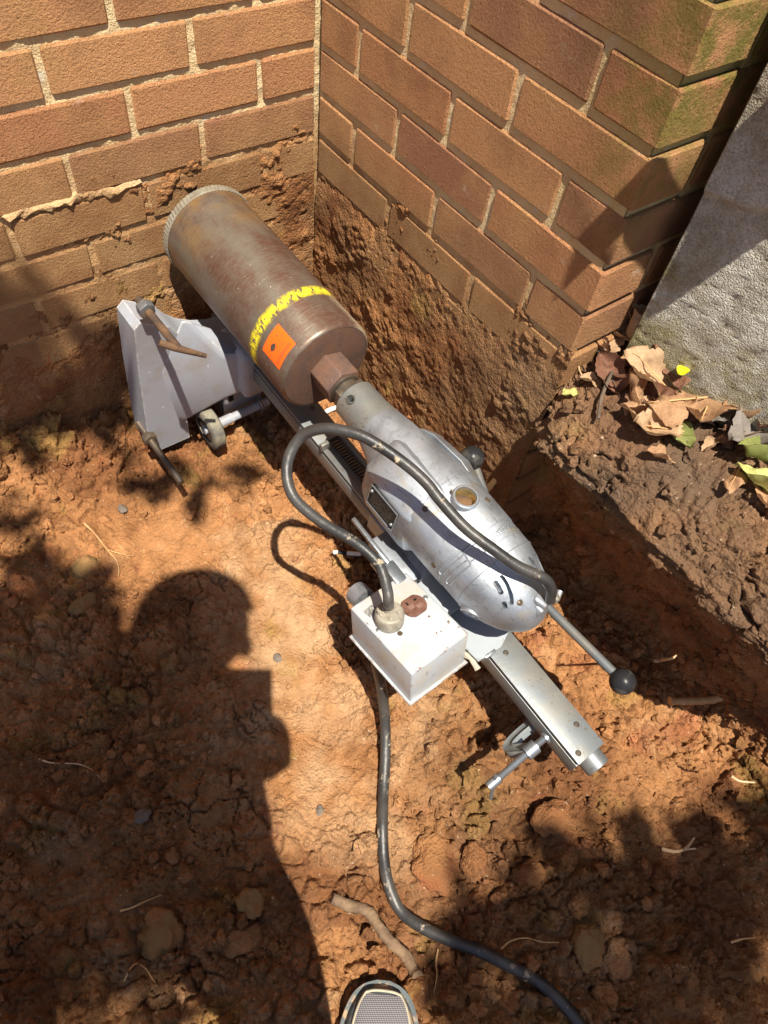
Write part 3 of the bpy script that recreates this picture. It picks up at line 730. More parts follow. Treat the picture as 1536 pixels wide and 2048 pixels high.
def sp(fa, fn, r=RB + .0007): a = SA0 + (SA1 - SA0) * fa; n = SN0 + (SN1 - SN0) * fn; return (r * math.cos(a), -n, r * math.sin(a))
bm = bmesh.new()
dm = [bm.verts.new(sp(.62 + .15 * math.cos(t) * (1 if k % 2 == 0 else .8), .38 + .11 * math.sin(t))) for k, t in enumerate([i * math.pi / 4 for i in range(8)])]
bm.faces.new(dm)
for fa, fn, s in ((.28, .25, .022), (.30, .62, .022), (.16, .40, .016)):
    bm.faces.new([bm.verts.new(sp(fa + s * x, fn + s * .8 * y)) for x, y in ((-1, -1), (1, -1), (1, 1), (-1, 1))])
rl = random.Random(4)
for line in (.80, .87):
    t = .12
    while t < .92:
        wdt = rl.uniform(.015, .035); fn = line + .10 * (t - .5) * 0
        bm.faces.new([bm.verts.new(sp(x, y)) for x, y in ((t, fn - .016), (t + wdt, fn - .016), (t + wdt, fn + .016), (t, fn + .016))]); t += wdt + rl.uniform(.012, .03)
part('label_print', bm, M['ink'], lab, False)
bm = bmesh.new()
bmesh.ops.create_cone(bm, segments=6, radius1=.0315, radius2=.0315, depth=.044, cap_ends=True)
bmesh.ops.rotate(bm, cent=(0, 0, 0), matrix=(Matrix.Rotation(R_(90), 3, 'X') @ Matrix.Rotation(R_(14), 3, 'Z')), verts=bm.verts)
bevel_all(bm, .0022, 2); bmesh.ops.translate(bm, vec=P(0, .362, 0), verts=bm.verts)
part('hex_hub', bm, M['face'], bit)
# ---- spindle and chuck
bm = bmesh.new(); lathe(bm, [(.383, .0235), (.387, .0235), (.388, .019), (.412, .019)], 40)
bbox(bm, P(0, .397, 0), (.045, .012, .028), bev=.001)
part('spindle', bm, M['darksteel'], rig)
bm = bmesh.new(); lathe(bm, [(.405, .020), (.405, .0285), (.408, .0315), (.447, .0325), (.462, .034), (.471, .0345)], 64)
chuck = part('chuck_collar', bm, M['chuck'], rig)
def cutter_cyl(p, d, r, depth, seg=24):
    b = bmesh.new(); bmesh.ops.create_cone(b, segments=seg, radius1=r, radius2=r, depth=depth, cap_ends=True)
    bmesh.ops.rotate(b, cent=(0, 0, 0), matrix=V((0, 0, 1)).rotation_difference(V(d)).to_matrix(), verts=b.verts)
    bmesh.ops.translate(b, vec=p, verts=b.verts); return b
cen = lambda n: (0.0, 0.0)
def rad(n, ang, r): c = cen(n) if n > .4655 else (0, 0); return V((c[0] + r * math.cos(ang), -n, c[1] + r * math.sin(ang)))
boolean(chuck, [cutter_cyl(rad(.423, R_(128), .032), rad(0, R_(128), 1), .0055, .03), cutter_cyl(rad(.452, R_(163), .034), rad(0, R_(163), 1), .0018, .012, 12)])
bm = bmesh.new(); 
for k in range(1):
    a = R_(128); c0 = rad(.423, a, .0325)
    tube(bm, [c0 + (rad(0, a, 1).cross(V((0, 1, 0))) * math.cos(t) + V((0, 1, 0)) * math.sin(t)) * .0062 for t in [i * 2 * math.pi / 24 for i in range(25)]], .0009, 6, False)
part('hole_rim', bm, M['darksteel'], chuck)

# ---- motor housing
prof = [(.466, .030), (.468, .0350), (.474, .0362), (.485, .0388), (.50, .0425), (.53, .0500), (.56, .0565), (.59, .0605), (.608, .0618), (.6085, .0611), (.6115, .0611), (.612, .0620), (.645, .0618), (.675, .0612), (.690, .0607), (.6905, .0597), (.7265, .0590), (.727, .0600), (.7275, .0590), (.745, .0558), (.765, .0498), (.782, .0415), (.795, .0315), (.804, .0205), (.8085, .0100), (.810, 0)]
def cen(n):
    t = min(1, max(0, (n - .462) / .11)); t = t * t * (3 - 2 * t); return (-.004 * t, -.017 * t)
bm = bmesh.new(); lathe(bm, [(n, r) for n, r in prof], 96, (0, 0), cap0=True)
def boxy(n, a):
    k = min(1, max(0, (n - .48) / .05)) * min(1, max(0, (.77 - n) / .05)); p = 2 + .75 * k
    return 1 / (abs(math.cos(a)) ** p + abs(math.sin(a)) ** p) ** (1 / p)
for v in bm.verts:
    n_ = -v.co.y; c_ = cen(n_); f_ = boxy(n_, math.atan2(v.co.z, v.co.x) - .35) if abs(v.co.x) + abs(v.co.z) > 1e-6 else 1; v.co.x = v.co.x * f_ + c_[0]; v.co.z = v.co.z * f_ + c_[1]
motor = part('motor_housing', bm, M['alu'], rig, True, 30)
def rm(n, ang=None):
    if ang is not None: return rm(n) * boxy(n, ang - .35)
    for (a, ra), (b, rb_) in zip(prof[:-1], prof[1:]):
        if a <= n <= b: return ra + (rb_ - ra) * (n - a) / (b - a + 1e-9)
    return .02
def slot_cut(n, ang0, ang1, wid, depth=.014):
    b = bmesh.new(); r = rm(n); pts = []
    for k in range(9):
        a = ang0 + (ang1 - ang0) * k / 8; pts.append(a)
    sec = []
    for a in pts:
        e = V((math.cos(a), 0, math.sin(a)))
        sec.append([b.verts.new(e * rr + V((0, -n + s * wid / 2, 0))) for rr, s in ((r - depth, -1), (r + .01, -1), (r + .01, 1), (r - depth, 1))])
    for s0, s1 in zip(sec[:-1], sec[1:]):
        for k in range(4): b.faces.new((s0[k], s1[k], s1[(k + 1) % 4], s0[(k + 1) % 4]))
    b.faces.new(sec[0]); b.faces.new(sec[-1]); return b
def mc(u, v, it=0):
    """pixel -> (n, angle) on the housing surface"""
    d = V(ray(u, v)); o = V(CAM); t = .6
    while t < 1.4:
        q = loc(o + d * t); n = -q.y; c = cen(n); rr = math.hypot(q.x - c[0], q.z - c[1])
        ag_ = math.atan2(q.z - c[1], q.x - c[0])
        if .466 < n < .8095 and rr < rm(n, ag_): return n, math.atan2(q.z - c[1], q.x - c[0]) % (2 * math.pi)
        t += .0007
    return .7, 1.57
cuts = []
PN, PAng = mc(930, 997)
cuts.append(cutter_cyl(rad(PN, PAng, rm(PN, PAng)), rad(0, PAng, 1), .0132, .030, 32))
for way, wpx in (([(1001, 1151), (1013, 1169), (1021, 1190), (1024, 1210)], .0066), ([(989, 1162), (998, 1176), (1004, 1189)], .0064), ([(1008, 1203), (1011, 1217)], .0058), ([(1057, 1115), (1072, 1133), (1080, 1148)], .0040), ([(1067, 1108), (1079, 1125), (1086, 1141)], .0040)):
    wn = [mc(u, v) for u, v in way]
    b = bmesh.new(); sec = []; pts = []
    for k in range(11):
        t = k / 10 * (len(wn) - 1); i_ = min(int(t), len(wn) - 2); t -= i_
        pts.append((wn[i_][0] + (wn[i_ + 1][0] - wn[i_][0]) * t, wn[i_][1] + (wn[i_ + 1][1] - wn[i_][1]) * t))
    Q = [rad(n, a, rm(n, a)) for n, a in pts]
    for k, (n, a) in enumerate(pts):
        t = (Q[min(k + 1, 10)] - Q[max(k - 1, 0)]).normalized(); nr = rad(0, a, 1); 
        dn = (rm(min(n + .004, .8085)) - rm(n - .004)) / .008; nr = (nr + V((0, 1, 0)) * dn * 1.0).normalized()
        s = t.cross(nr).normalized()
        ww = wpx / 2 * (.6 if k in (0, 10) else 1)
        sec.append([b.verts.new(Q[k] + nr * h + s * e * ww) for h, e in ((-.012, -1), (.008, -1), (.008, 1), (-.012, 1))])
    for s0, s1 in zip(sec[:-1], sec[1:]):
        for k in range(4): b.faces.new((s0[k], s1[k], s1[(k + 1) % 4], s0[(k + 1) % 4]))
    b.faces.new(sec[0]); b.faces.new(sec[-1]); cuts.append(b)
boolean(motor, cuts)
bm = bmesh.new(); lathe(bm, [(.73, .0), (.73, .043), (.785, .022), (.785, 0)], 32, (-.004, -.017)); part('armature', bm, M['black'], motor)
# oil port: raised ring, brass thread, rusty plug at the bottom
def on_axis(name, prof_, p, d, mat, par, seg=32, ang=30):
    b = bmesh.new(); lathe(b, prof_, seg, cap0=False, cap1=False)
    bmesh.ops.rotate(b, cent=(0, 0, 0), matrix=V((0, -1, 0)).rotation_difference(V(d)).to_matrix(), verts=b.verts)
    bmesh.ops.translate(b, vec=p, verts=b.verts); return part(name, b, mat, par, True, ang)
pp = rad(PN, PAng, rm(PN, PAng)); pd = rad(0, PAng, 1)
port = on_axis('oil_port', [(-.006, .0186), (.0035, .0176), (.0048, .0162), (.0048, .0142), (.003, .0135), (-.012, .0133)], pp, pd, M['alu'], motor)
on_axis('port_thread', [(.002 - .0012 * k, .0134 - (.0009 if k % 2 else 0)) for k in range(12)], pp, pd, M['brass'], port, 32, 10)
on_axis('port_plug', [(-.0108, .0133), (-.0108, .0)], pp, pd, M['rust'], port)
# embossed grip bars and badge frames
def ridge(pix, w_, closed=False, name='casting_rib', par=motor, lift=.0002):
    na = [mc(u, v) for u, v in pix]
    pts = []
    for k in range(len(na) - (0 if closed else 1)):
        (n0, a0), (n1, a1) = na[k], na[(k + 1) % len(na)]
        for j in range(8): t = j / 8; n = n0 + (n1 - n0) * t; a = a0 + (a1 - a0) * t; pts.append(rad(n, a, rm(n, a) + lift))
    pts.append(pts[0] if closed else rad(na[-1][0], na[-1][1], rm(na[-1][0], na[-1][1]) + lift))
    b = bmesh.new(); tube(b, pts, w_, 6, not closed); return part(name, b, M['alu'], par)
def rrect(cu, cv, du_, dv_, hw, hh):
    """rounded rectangle in pixels round (cu,cv), long axis du,dv"""
    L = math.hypot(du_, dv_); ax = (du_ / L, dv_ / L); ay = (-ax[1], ax[0]); out = []
    for sx, sy, a0 in ((1, 1, 0), (-1, 1, 90), (-1, -1, 180), (1, -1, 270)):
        for a in (0, 45, 90):
            x = sx * (hw - 4) + 4 * math.cos(R_(a0 + a)); y = sy * (hh - 4) + 4 * math.sin(R_(a0 + a))
            out.append((cu + ax[0] * x + ay[0] * y, cv + ax[1] * x + ay[1] * y))
    return out
ridge(rrect(996, 1069, 66, -37, 40, 15), .0011, True, 'badge_frame')
ridge(rrect(949, 1104, 30, -18, 19, 13), .0010, True, 'badge_frame')
for c_ in ((903, 1125), (917, 1145)): ridge(rrect(c_[0], c_[1], 46, -44, 31, 6), .0010, True, 'grip_bar')
def text_on(txt, u, v, size, rot, par, mat, shear=.35):
    cu = bpy.data.curves.new('t', 'FONT'); cu.body = txt; cu.size = size; cu.shear = shear; cu.extrude = 0; cu.align_x = 'CENTER'; cu.align_y = 'CENTER'; cu.resolution_u = 3
    to = bpy.data.objects.new('t', cu); COL.objects.link(to); bpy.context.view_layer.update()
    me = bpy.data.meshes.new_from_object(to.evaluated_get(bpy.context.evaluated_depsgraph_get())); bpy.data.objects.remove(to)
    bm = bmesh.new(); bm.from_mesh(me)
    r = bmesh.ops.extrude_face_region(bm, geom=bm.faces[:]); 
    top = [e for e in r['geom'] if isinstance(e, bmesh.types.BMVert)]
    for t in top: t.co.z += .0015
    n0, a0 = mc(u, v)
    for q in bm.verts:
        x = q.co.x * math.cos(rot) - q.co.y * math.sin(rot); y = q.co.x * math.sin(rot) + q.co.y * math.cos(rot)
        n = n0 + y; a = a0 + x / rm(n); q.co = rad(n, a, rm(n, a) + q.co.z)
    return part('embossed_lettering', bm, mat, par, False)
# reads from the lead side of the housing
text_on('Milwaukee', 990, 1072, .0135, R_(184), motor, M['alu'], .45)
for u, v in ((850, 1018), (905, 985), (975, 1000), (868, 1130), (1040, 1205)):
    n_, a_2 = mc(u, v); on_axis('housing_screw', [(-.001, .0040), (.0012, .0038), (.0016, .0030), (.0006, .0012), (.0006, 0)], rad(n_, a_2, rm(n_, a_2)), rad(0, a_2, 1), M['darksteel'], motor, 14)
# brush cap
bn, ba = mc(942, 1226)
bp = rad(bn, ba, rm(bn, ba)); bd = (rad(0, ba, 1) + V((0, -.45, 0))).normalized()
cap = on_axis('brush_cap', [(-.004, .0155), (.0022, .0142), (.003, .0125), (.0012, .0118), (.0012, .0100)], bp, bd, M['alu'], motor)
on_axis('cap_ring', [(.001, .0102), (.0005, .0085)], bp, bd, M['black'], cap); on_axis('cap_screw', [(.0005, .0088), (.0022, .0082), (.0024, .003), (.0012, .0025), (.0012, 0)], bp, bd, M['zinc'], cap)
# ---- gear case: flat sided block carrying the rating plate, blending into the motor
def loft(secs, mat, name, par, ang=40, bev=0.0):
    b = bmesh.new(); rr = [[b.verts.new(p) for p in s] for s in secs]; k = len(rr[0])
    for a, c in zip(rr[:-1], rr[1:]):
        for i in range(k): b.faces.new((a[i], c[i], c[(i + 1) % k], a[(i + 1) % k]))
    b.faces.new(rr[0]); b.faces.new(rr[-1])
    if bev: bmesh.ops.recalc_face_normals(b, faces=b.faces); bevel_all(b, bev, 3, 25)
    return part(name, b, mat, par, True, ang)
def gsec(n, s, o=0.0):
    return [P(x, n, z) for x, z in ((-.018, .0475 * s - o), (-.050 * s, .0290 * s - o), (-.0680 * s, .0150 * s - o), (-.0710 * s, -.030), (-.060 * s, -.068), (.045, -.075), (.045, .0))]
gear = loft([gsec(.516, .86), gsec(.530, .985), gsec(.570, 1.0), gsec(.606, 1.01), gsec(.618, .97), gsec(.626, .82)], M['alu'], 'gear_case', rig, 30, .003)
loft([[P(-.022, .606, .0465), P(-.050, .606, .0275), P(-.058, .606, .004), P(0, .606, .0)], [P(-.028, .632, .0430), P(-.053, .632, .0250), P(-.055, .632, .004), P(0, .632, .0)], [P(-.0500, .683, .0205), P(-.0505, .683, .0200), P(-.052, .683, .010), P(0, .683, .0)]], M['alu'], 'housing_facet', rig, 20)
loft([[P(.036, .508, .020), P(.046, .508, .012), P(.046, .508, -.03), P(.03, .508, -.03)], [P(.042, .530, .026), P(.0565, .530, .016), P(.0565, .530, -.03), P(.04, .530, -.03)], [P(.044, .585, .030), P(.0630, .585, .016), P(.063, .585, -.03), P(.04, .585, -.03)], [P(.040, .640, .024), P(.054, .640, .010), P(.054, .640, -.03), P(.04, .640, -.03)]], M['alu'], 'side_rib', rig, 25, .003)
# rating plate on the sloping side of the block
a_, b_, c_2 = P(-.0692, .545, .0125), P(-.0692, .600, .0125), P(-.0715, .544, -.0270)
pu = (b_ - a_).normalized(); pv = (c_2 - a_).normalized(); pn = pu.cross(pv).normalized()
if pn.x > 0: pn = -pn
def pl(s, t, h=0.0): return a_ + pu * s * (b_ - a_).length + pv * t * (c_2 - a_).length + pn * (.0018 + h)
bm = bmesh.new(); v0 = [bm.verts.new(pl(s, t, 0)) for s, t in ((0, 0), (1, 0), (1, 1), (0, 1))]; v1 = [bm.verts.new(pl(s, t, -.004)) for s, t in ((0, 0), (1, 0), (1, 1), (0, 1))]
bm.faces.new(v0); [bm.faces.new((v0[k], v1[k], v1[(k + 1) % 4], v0[(k + 1) % 4])) for k in range(4)]
npl = part('rating_plate', bm, M['plateblk'], gear, False)
bm = bmesh.new(); tube(bm, [pl(s, t, .0003) for s, t in ((0, 0), (.5, 0), (1, 0), (1, .5), (1, 1), (.5, 1), (0, 1), (0, .5), (0, 0))], .0011, 6); part('plate_border', bm, M['zinc'], npl)
bm = bmesh.new(); rl = random.Random(9)
for row in range(8):
    t = .14 + row * .095; s = .12
    while s < .88:
        wdt = rl.uniform(.012, .05)
        if rl.random() < .8: bm.faces.new([bm.verts.new(pl(x, y, .0004)) for x, y in ((s, t), (s + wdt, t), (s + wdt, t + .04), (s, t + .04))])
        s += wdt + .014
part('plate_print', bm, simple('plate_print', (0.16, 0.15, 0.14), (0.24, 0.22, 0.2), 60, 0.4, 0.4), npl, False)
for s, t in ((.07, .25), (.93, .72)):
    b = bmesh.new(); bmesh.ops.create_uvsphere(b, u_segments=12, v_segments=8, radius=.0028); bmesh.ops.translate(b, vec=pl(s, t, .0005), verts=b.verts); part('rivet', b, M['zinc'], npl)
# ---- rail (column) with recessed channel
CT = -.140; CW = .0245; CHt = .038
bm = bmesh.new(); bbox(bm, P(0, .50, CT - CHt / 2 - .005), (CW * 2, .94, CHt - .010), bev=.0012)
rail = part('rail', bm, M['steel'], rig)
bm = bmesh.new()
for sg in (-1, 1): bbox(bm, P(sg * (CW - .0045), .515, CT - .0026), (.0088, .305, .005), bev=.0008)
bbox(bm, P(0, .2, CT - .00255), (2 * CW, .335, .0051), bev=.0008); bbox(bm, P(0, .815, CT - .00255), (2 * CW, .309, .0051), bev=.0008)
part('rail_cap', bm, M['steel'], rail)
bm = bmesh.new()
for k in range(58): bbox(bm, P(.004, .375 + k * .0058, CT - .0045), (.014, .0028, .004))
part('gear_rack', bm, M['darksteel'], rail, False)
bm = bmesh.new(); lathe(bm, [(.966, .0178), (.985, .0178), (.989, .0168), (.989, .0140), (.975, .0140), (.975, 0)], 40, (.004, CT - .0205)); part('rail_end_plug', bm, M['steel'], rail)
for n, x in ((.80, -.003), (.93, .010), (.958, -.015), (.30, .01)):
    b = bmesh.new(); lathe(b, [(-.0008, .0042), (.0006, .0040), (.0010, .0032), (.0002, .0028), (.0002, 0)], 16, cap0=False); bmesh.ops.rotate(b, cent=(0, 0, 0), matrix=V((0, -1, 0)).rotation_difference(V((0, 0, 1))).to_matrix(), verts=b.verts)
    bmesh.ops.translate(b, vec=P(x, n, CT + .0002), verts=b.verts); part('rail_screw', b, M['darksteel'], rail)
bm = bmesh.new(); bbox(bm, P(-CW + .005, .378, CT + .006), (.016, .007, .016), bev=.001); part('rail_stop', bm, M['steel'], rail)
# ---- carriage between rail and motor
bm = bmesh.new()
prism(bm, [(-.052, -.095), (-.052, CT + .012), (-.034, CT - .028), (-.0265, CT - .028), (-.0265, CT + .003), (.0265, CT + .003), (.0265, CT - .03), (.034, CT - .03), (.050, CT + .012), (.050, -.07)], -.535, -.668)
bevel_all(bm, .002, 2, 25)
car = part('carriage', bm, M['alu'], rig)
bm = bmesh.new(); bbox(bm, P(-.064, .612, -.100), (.030, .085, .014), bev=.002); bbox(bm, P(-.068, .625, -.118), (.040, .070, .014), bev=.002); part('carriage_step', bm, M['alu'], car)
bm = bmesh.new(); bbox(bm, P(-.0815, .575, -.083), (.007, .085, .007), (0, .0, 0), bev=.002); bbox(bm, P(-.082, .632, -.088), (.020, .036, .010), (0, .15, 0), bev=.003)
lathe(bm, [(.0, 0), (.0, .0075), (.008, .0075), (.008, 0)], 20, (0, 0)); vs = [v for v in bm.verts if abs(v.co.y) < .01]
bmesh.ops.rotate(bm, cent=(0, 0, 0), matrix=Matrix.Rotation(R_(90), 3, 'X'), verts=vs); bmesh.ops.translate(bm, vec=P(-.0855, .606, -.082), verts=vs)
part('latch', bm, M['zinc'], car)
bm = bmesh.new(); prism(bm, [(-.060, -.665), (.022, -.665), (.020, -.778), (-.012, -.792), (-.052, -.790), (-.058, -.74)], CT + .016, CT + .019, 'Z'); part('carriage_plate', bm, M['plate'], car, False)
# torn grey-white sealing strip along the plate's edge
bm = bmesh.new(); pts = [P(-.062 + random.uniform(-.003, .004), .645 + k * .017, CT + .021 + random.uniform(-.002, .003)) for k in range(10)]
tube(bm, catmull(pts, 3), [random.uniform(.0022, .0052) for _ in range(28)], 7); part('torn_sealing_strip', bm, simple('old_putty', (0.42, 0.38, 0.30), (0.30, 0.25, 0.19), 60, 0.9, 0, 180, .6, .003), car)
# ---- three-way feed handle: two arms show
HB = loc((-.115, -.72, .20)); KA = loc(atx(1245, 1363, -.117)); KB = loc(atx(944, 916, -.112))
bm = bmesh.new(); tube(bm, [HB + V((-.06, 0, 0)), HB + V((.012, 0, 0))], .012, 20); tube(bm, [HB + V((-.012, 0, 0)), HB + V((.012, 0, 0))], .019, 24)
fh = part('feed_hub', bm, M['steel'], rig)
for K in (KA, KB):
    bm = bmesh.new(); tube(bm, [HB, K], .0066, 16); part('feed_arm', bm, M['steel'], fh)
    bm = bmesh.new(); bmesh.ops.create_uvsphere(bm, u_segments=32, v_segments=20, radius=.0178)
    co = np.array([v.co[:] for v in bm.verts]); nn = fbm(co, 90, 2, 5) * .0004
    for v, d_ in zip(bm.verts, nn): v.co *= 1 + d_ / .018
    bmesh.ops.translate(bm, vec=K, verts=bm.verts); part('ball_knob', bm, M['knob'], fh)
# ---- base plate of the stand, upright against the wall
def bl(u, v, y): q = loc(aty(u, v, y)); return (q.x, q.z)
YB = -.085; NB0, NB1 = .028, .062
left_pts = [bl(258, 578, YB), bl(252, 610, YB), bl(262, 715, YB), bl(272, 820, YB), bl(288, 872, YB), bl(312, 886, YB), bl(375, 850, YB)]
zb_ = left_pts[-1][1]
body = [(-.150, -.048), (-.176, -.030), (-.188, -.040), (-.196, -.13), (-.204, -.26), (-.206, -.322), (-.190, -.345), (-.128, -.347), (-.128, -.272), (-.052, -.272), (-.052, -.347), (.030, -.347), (.030, -.30), (.115, -.30), (.120, -.20), (.10, -.160)]
for k in range(9):
    a = R_(-55 - 105 * k / 8); body.append((.0 + .118 * math.cos(a) * 1.18, -.005 + .118 * math.sin(a) - .015))
body = [(x, z) for x, z in body]
bm = bmesh.new(); prism(bm, body, -.105, -.048)
bevel_all(bm, .006, 3, 40)
base = part('stand_base', bm, M['grey'], rig, True, 30)
# web that rises from the plate to the rail, and the rail socket
loft([[P(-.165, .103, -.15), P(-.11, .103, -.05), P(-.02, .103, -.13), P(-.02, .103, -.25), P(-.15, .103, -.30)], [P(-.075, .122, -.20), P(-.060, .135, -.135), P(-.02, .160, -.132), P(-.02, .160, -.215), P(-.06, .13, -.25)]], M['grey'], 'base_web', rig, 30, .006).parent = base
bm = bmesh.new(); bbox(bm, P(0, .13, -.172), (.082, .085, .105), bev=.010, seg=3); part('rail_socket', bm, M['grey'], base)
bm = bmesh.new(); bbox(bm, P(-.047, .121, -.250), (.026, .012, .050), bev=.005, seg=3); part('slot_lug', bm, M['grey'], base)
bm = bmesh.new(); bbox(bm, P(-.047, .1255, -.250), (.012, .006, .036), bev=.0029, seg=3); part('slot_hole', bm, M['black'], base)
# muddy top corner
def threaded(p0, p1, r, pitch=.0026):
    b = bmesh.new(); L = (p1 - p0).length; k = int(L / pitch * 2); tube(b, [p0 + (p1 - p0) * i / k for i in range(k + 1)], [r - (.0009 if i % 2 else 0) for i in range(k + 1)], 16); return b
def hexnut(p, d, r, h):
    b = bmesh.new(); bmesh.ops.create_cone(b, segments=6, radius1=r, radius2=r, depth=h, cap_ends=True); bevel_all(b, .0009, 2)
    bmesh.ops.rotate(b, cent=(0, 0, 0), matrix=V((0, 0, 1)).rotation_difference(V(d)).to_matrix(), verts=b.verts); bmesh.ops.translate(b, vec=p, verts=b.verts); return b
t0 = loc(aty(284, 608, -.132)); t1 = P(t0.x + .004, .203, t0.z - .003)
lev = part('levelling_screw', threaded(P(t0.x, .09, t0.z), t1, .0062), M['rust'], base, True, 20)
part('hex_nut', hexnut(P(t0.x, .113, t0.z), (0, 1, 0), .0135, .014), M['zinc'], lev)
q0 = t1 + V((-.022, .012, .012)); q1 = t1 + V((.035, -.012, -.022))
bm = bmesh.new(); tube(bm, catmull([q0, t1, q1], 4), [.0048, .005, .0055, .0058, .0055, .005, .0045, .004, .0035], 12); part('cross_handle', bm, M['rust'], lev)
s0_ = loc(aty(302, 882, -.130)); s1_ = loc(aty(348, 938, -.235))
lev2 = part('levelling_screw', threaded(P(s0_.x, .07, s0_.z), V((s0_.x + .003, s1_.y, s0_.z - .006)), .0062), M['darksteel'], base, True, 20)
part('hex_nut', hexnut(P(s0_.x, .110, s0_.z), (0, 1, 0), .0135, .014), M['darksteel'], lev2)
# transport wheel and axle
wc_ = P(-.093, .125, -.318)
def wheel(c, rw, wd, par):
    b = bmesh.new(); lathe(b, [(-wd / 2, rw * .62), (-wd / 2, rw * .9), (-wd / 2 + .003, rw), (wd / 2 - .003, rw), (wd / 2, rw * .9), (wd / 2, rw * .62)], 40, cap0=False, cap1=False)
    bmesh.ops.rotate(b, cent=(0, 0, 0), matrix=Matrix.Rotation(R_(90), 3, 'Z'), verts=b.verts); bmesh.ops.translate(b, vec=c, verts=b.verts)
    wo_ = part('wheel', b, M['wheel'], par)
    b = bmesh.new(); lathe(b, [(-wd / 2 + .002, rw * .64), (-wd / 2 + .005, rw * .5), (-wd / 2 + .004, rw * .36), (-wd / 2 - .002, rw * .34), (-wd / 2 - .002, 0)], 40, cap0=False); lathe(b, [(wd / 2 - .003, rw * .64), (wd / 2 - .003, 0)], 32, cap0=False)
    bmesh.ops.rotate(b, cent=(0, 0, 0), matrix=Matrix.Rotation(R_(-90), 3, 'Z'), verts=b.verts); bmesh.ops.translate(b, vec=c, verts=b.verts); part('wheel_hub', b, M['darksteel'], wo_)
    return wo_
wheel(wc_, .042, .024, base)
bm = bmesh.new(); tube(bm, [wc_ + V((-.014, 0, 0)), wc_ + V((.125, 0, 0))], .0085, 20); tube(bm, [wc_ + V((.012, 0, 0)), wc_ + V((.045, 0, 0))], .0098, 20)
axl = part('axle', bm, M['grey'], base)
bm = bmesh.new(); tube(bm, [wc_ + V((.104, 0, 0)), wc_ + V((.108, 0, 0))], .0145, 24); tube(bm, [wc_ + V((.110, 0, 0)), wc_ + V((.113, 0, 0))], .0135, 24); part('axle_washer', bm, M['zinc'], axl)
wheel(P(.085, .125, -.318), .042, .024, base)

# ---- switch box with outlet, bolted to the carriage
bx = [atz(u, v, .279) for u, v in ((695, 1217), (803, 1140), (943, 1270), (830, 1345))]
bcen = sum(bx, V()) / 4; bux = ((bx[1] + bx[2]) / 2 - (bx[0] + bx[3]) / 2); buy = ((bx[2] + bx[3]) / 2 - (bx[0] + bx[1]) / 2)
wx, wy = bux.length + .002, buy.length + .002
bux.normalize(); bzz = bux.cross(-buy).normalized(); 
if bzz.z < 0: bzz = -bzz
tilt = V((.0, .17, 0)); bzz = (bzz + tilt * 1.0).normalized(); bvy = bzz.cross(bux).normalized(); bux = bvy.cross(bzz).normalized()
bxm = Matrix((bux, bvy, bzz)).transposed().to_4x4(); bxm.translation = bcen
BXL = RI @ bxm
BH = .074
def bxpart(name, bm, mat, par, smooth=True, ang=30):
    bmesh.ops.transform(bm, matrix=BXL, verts=bm.verts); return part(name, bm, mat, par, smooth, ang)
bm = bmesh.new(); bbox(bm, (0, 0, -BH / 2), (wx, wy, BH), bev=.0022, seg=3); sbox = bxpart('switch_box', bm, M['white'], rig)
sbox['label'] = 'chipped white metal switch box with a brown outlet'
bm = bmesh.new(); bbox(bm, (0, 0, -BH + .0015), (wx + .007, wy + .007, .003), bev=.001); bbox(bm, (0, 0, -BH - .003), (wx + .004, wy + .004, .003), bev=.001); bxpart('box_flange', bm, M['white'], sbox)
def boxpt(u, v):
    d = V(ray(u, v)); o = V(CAM); n_ = bzz; t = (bcen - o).dot(n_) / d.dot(n_); return bxm.inverted() @ (o + d * t)
oc = boxpt(828, 1213); pc = boxpt(779, 1243)
def disc_poly(r, k=32, flat=None):
    out = []
    for i in range(k):
        a = 2 * math.pi * i / k; x, y = r * math.cos(a), r * math.sin(a)
        if flat: y = max(-flat, min(flat, y))
        out.append((x, y))
    return out
bm = bmesh.new(); prism(bm, [(x + oc.x, y + oc.y) for x, y in disc_poly(.0172, 32, .0148)], .0002, .0028, 'Z'); bevel_all(bm, .0006, 2, 50); out_ = bxpart('outlet', bm, M['brown'], sbox)
bm = bmesh.new()
bbox(bm, (oc.x - .0052, oc.y, .0031), (.0085, .0065, .0012)); bbox(bm, (oc.x + .0052, oc.y - .005, .0031), (.0085, .0065, .0012)); bxpart('outlet_boss', bm, simple('bakelite_light', (0.22, 0.13, 0.10), (0.17, 0.1, 0.08), 60, 0.35), out_, False)
bm = bmesh.new(); bbox(bm, (oc.x + .0065, oc.y + .006, .0031), (.004, .0026, .0012)); bbox(bm, (oc.x - .006, oc.y + .0072, .0031), (.0022, .005, .0012)); bxpart('outlet_slot', bm, M['black'], out_, False)
bm = bmesh.new()
lp = [(.0005, .0185), (.006, .0192), (.0185, .0192), (.020, .0182), (.0215, .0178), (.023, .0160), (.0232, 0)]
rr_ = []
for z, r in lp: rr_.append([bm.verts.new((pc.x + r * math.cos(2 * math.pi * k / 40), pc.y + r * math.sin(2 * math.pi * k / 40), z)) if r > 0 else None for k in range(40)])
for a, b in zip(rr_[:-2], rr_[1:-1]):
    for k in range(40): bm.faces.new((a[k], a[(k + 1) % 40], b[(k + 1) % 40], b[k]))
bm.faces.new(rr_[-2])
plug = bxpart('plug', bm, M['plugm'], sbox, True, 35)
bm = bmesh.new(); bbox(bm, (pc.x + .002, pc.y + .004, .0265), (.017, .010, .007), bev=.0025, seg=3); 
for dx, dy in ((-.012, .002), (.011, .009), (-.006, -.010), (.008, -.009)): bbox(bm, (pc.x + dx, pc.y + dy, .0245), (.0048, .0048, .003), bev=.0015)
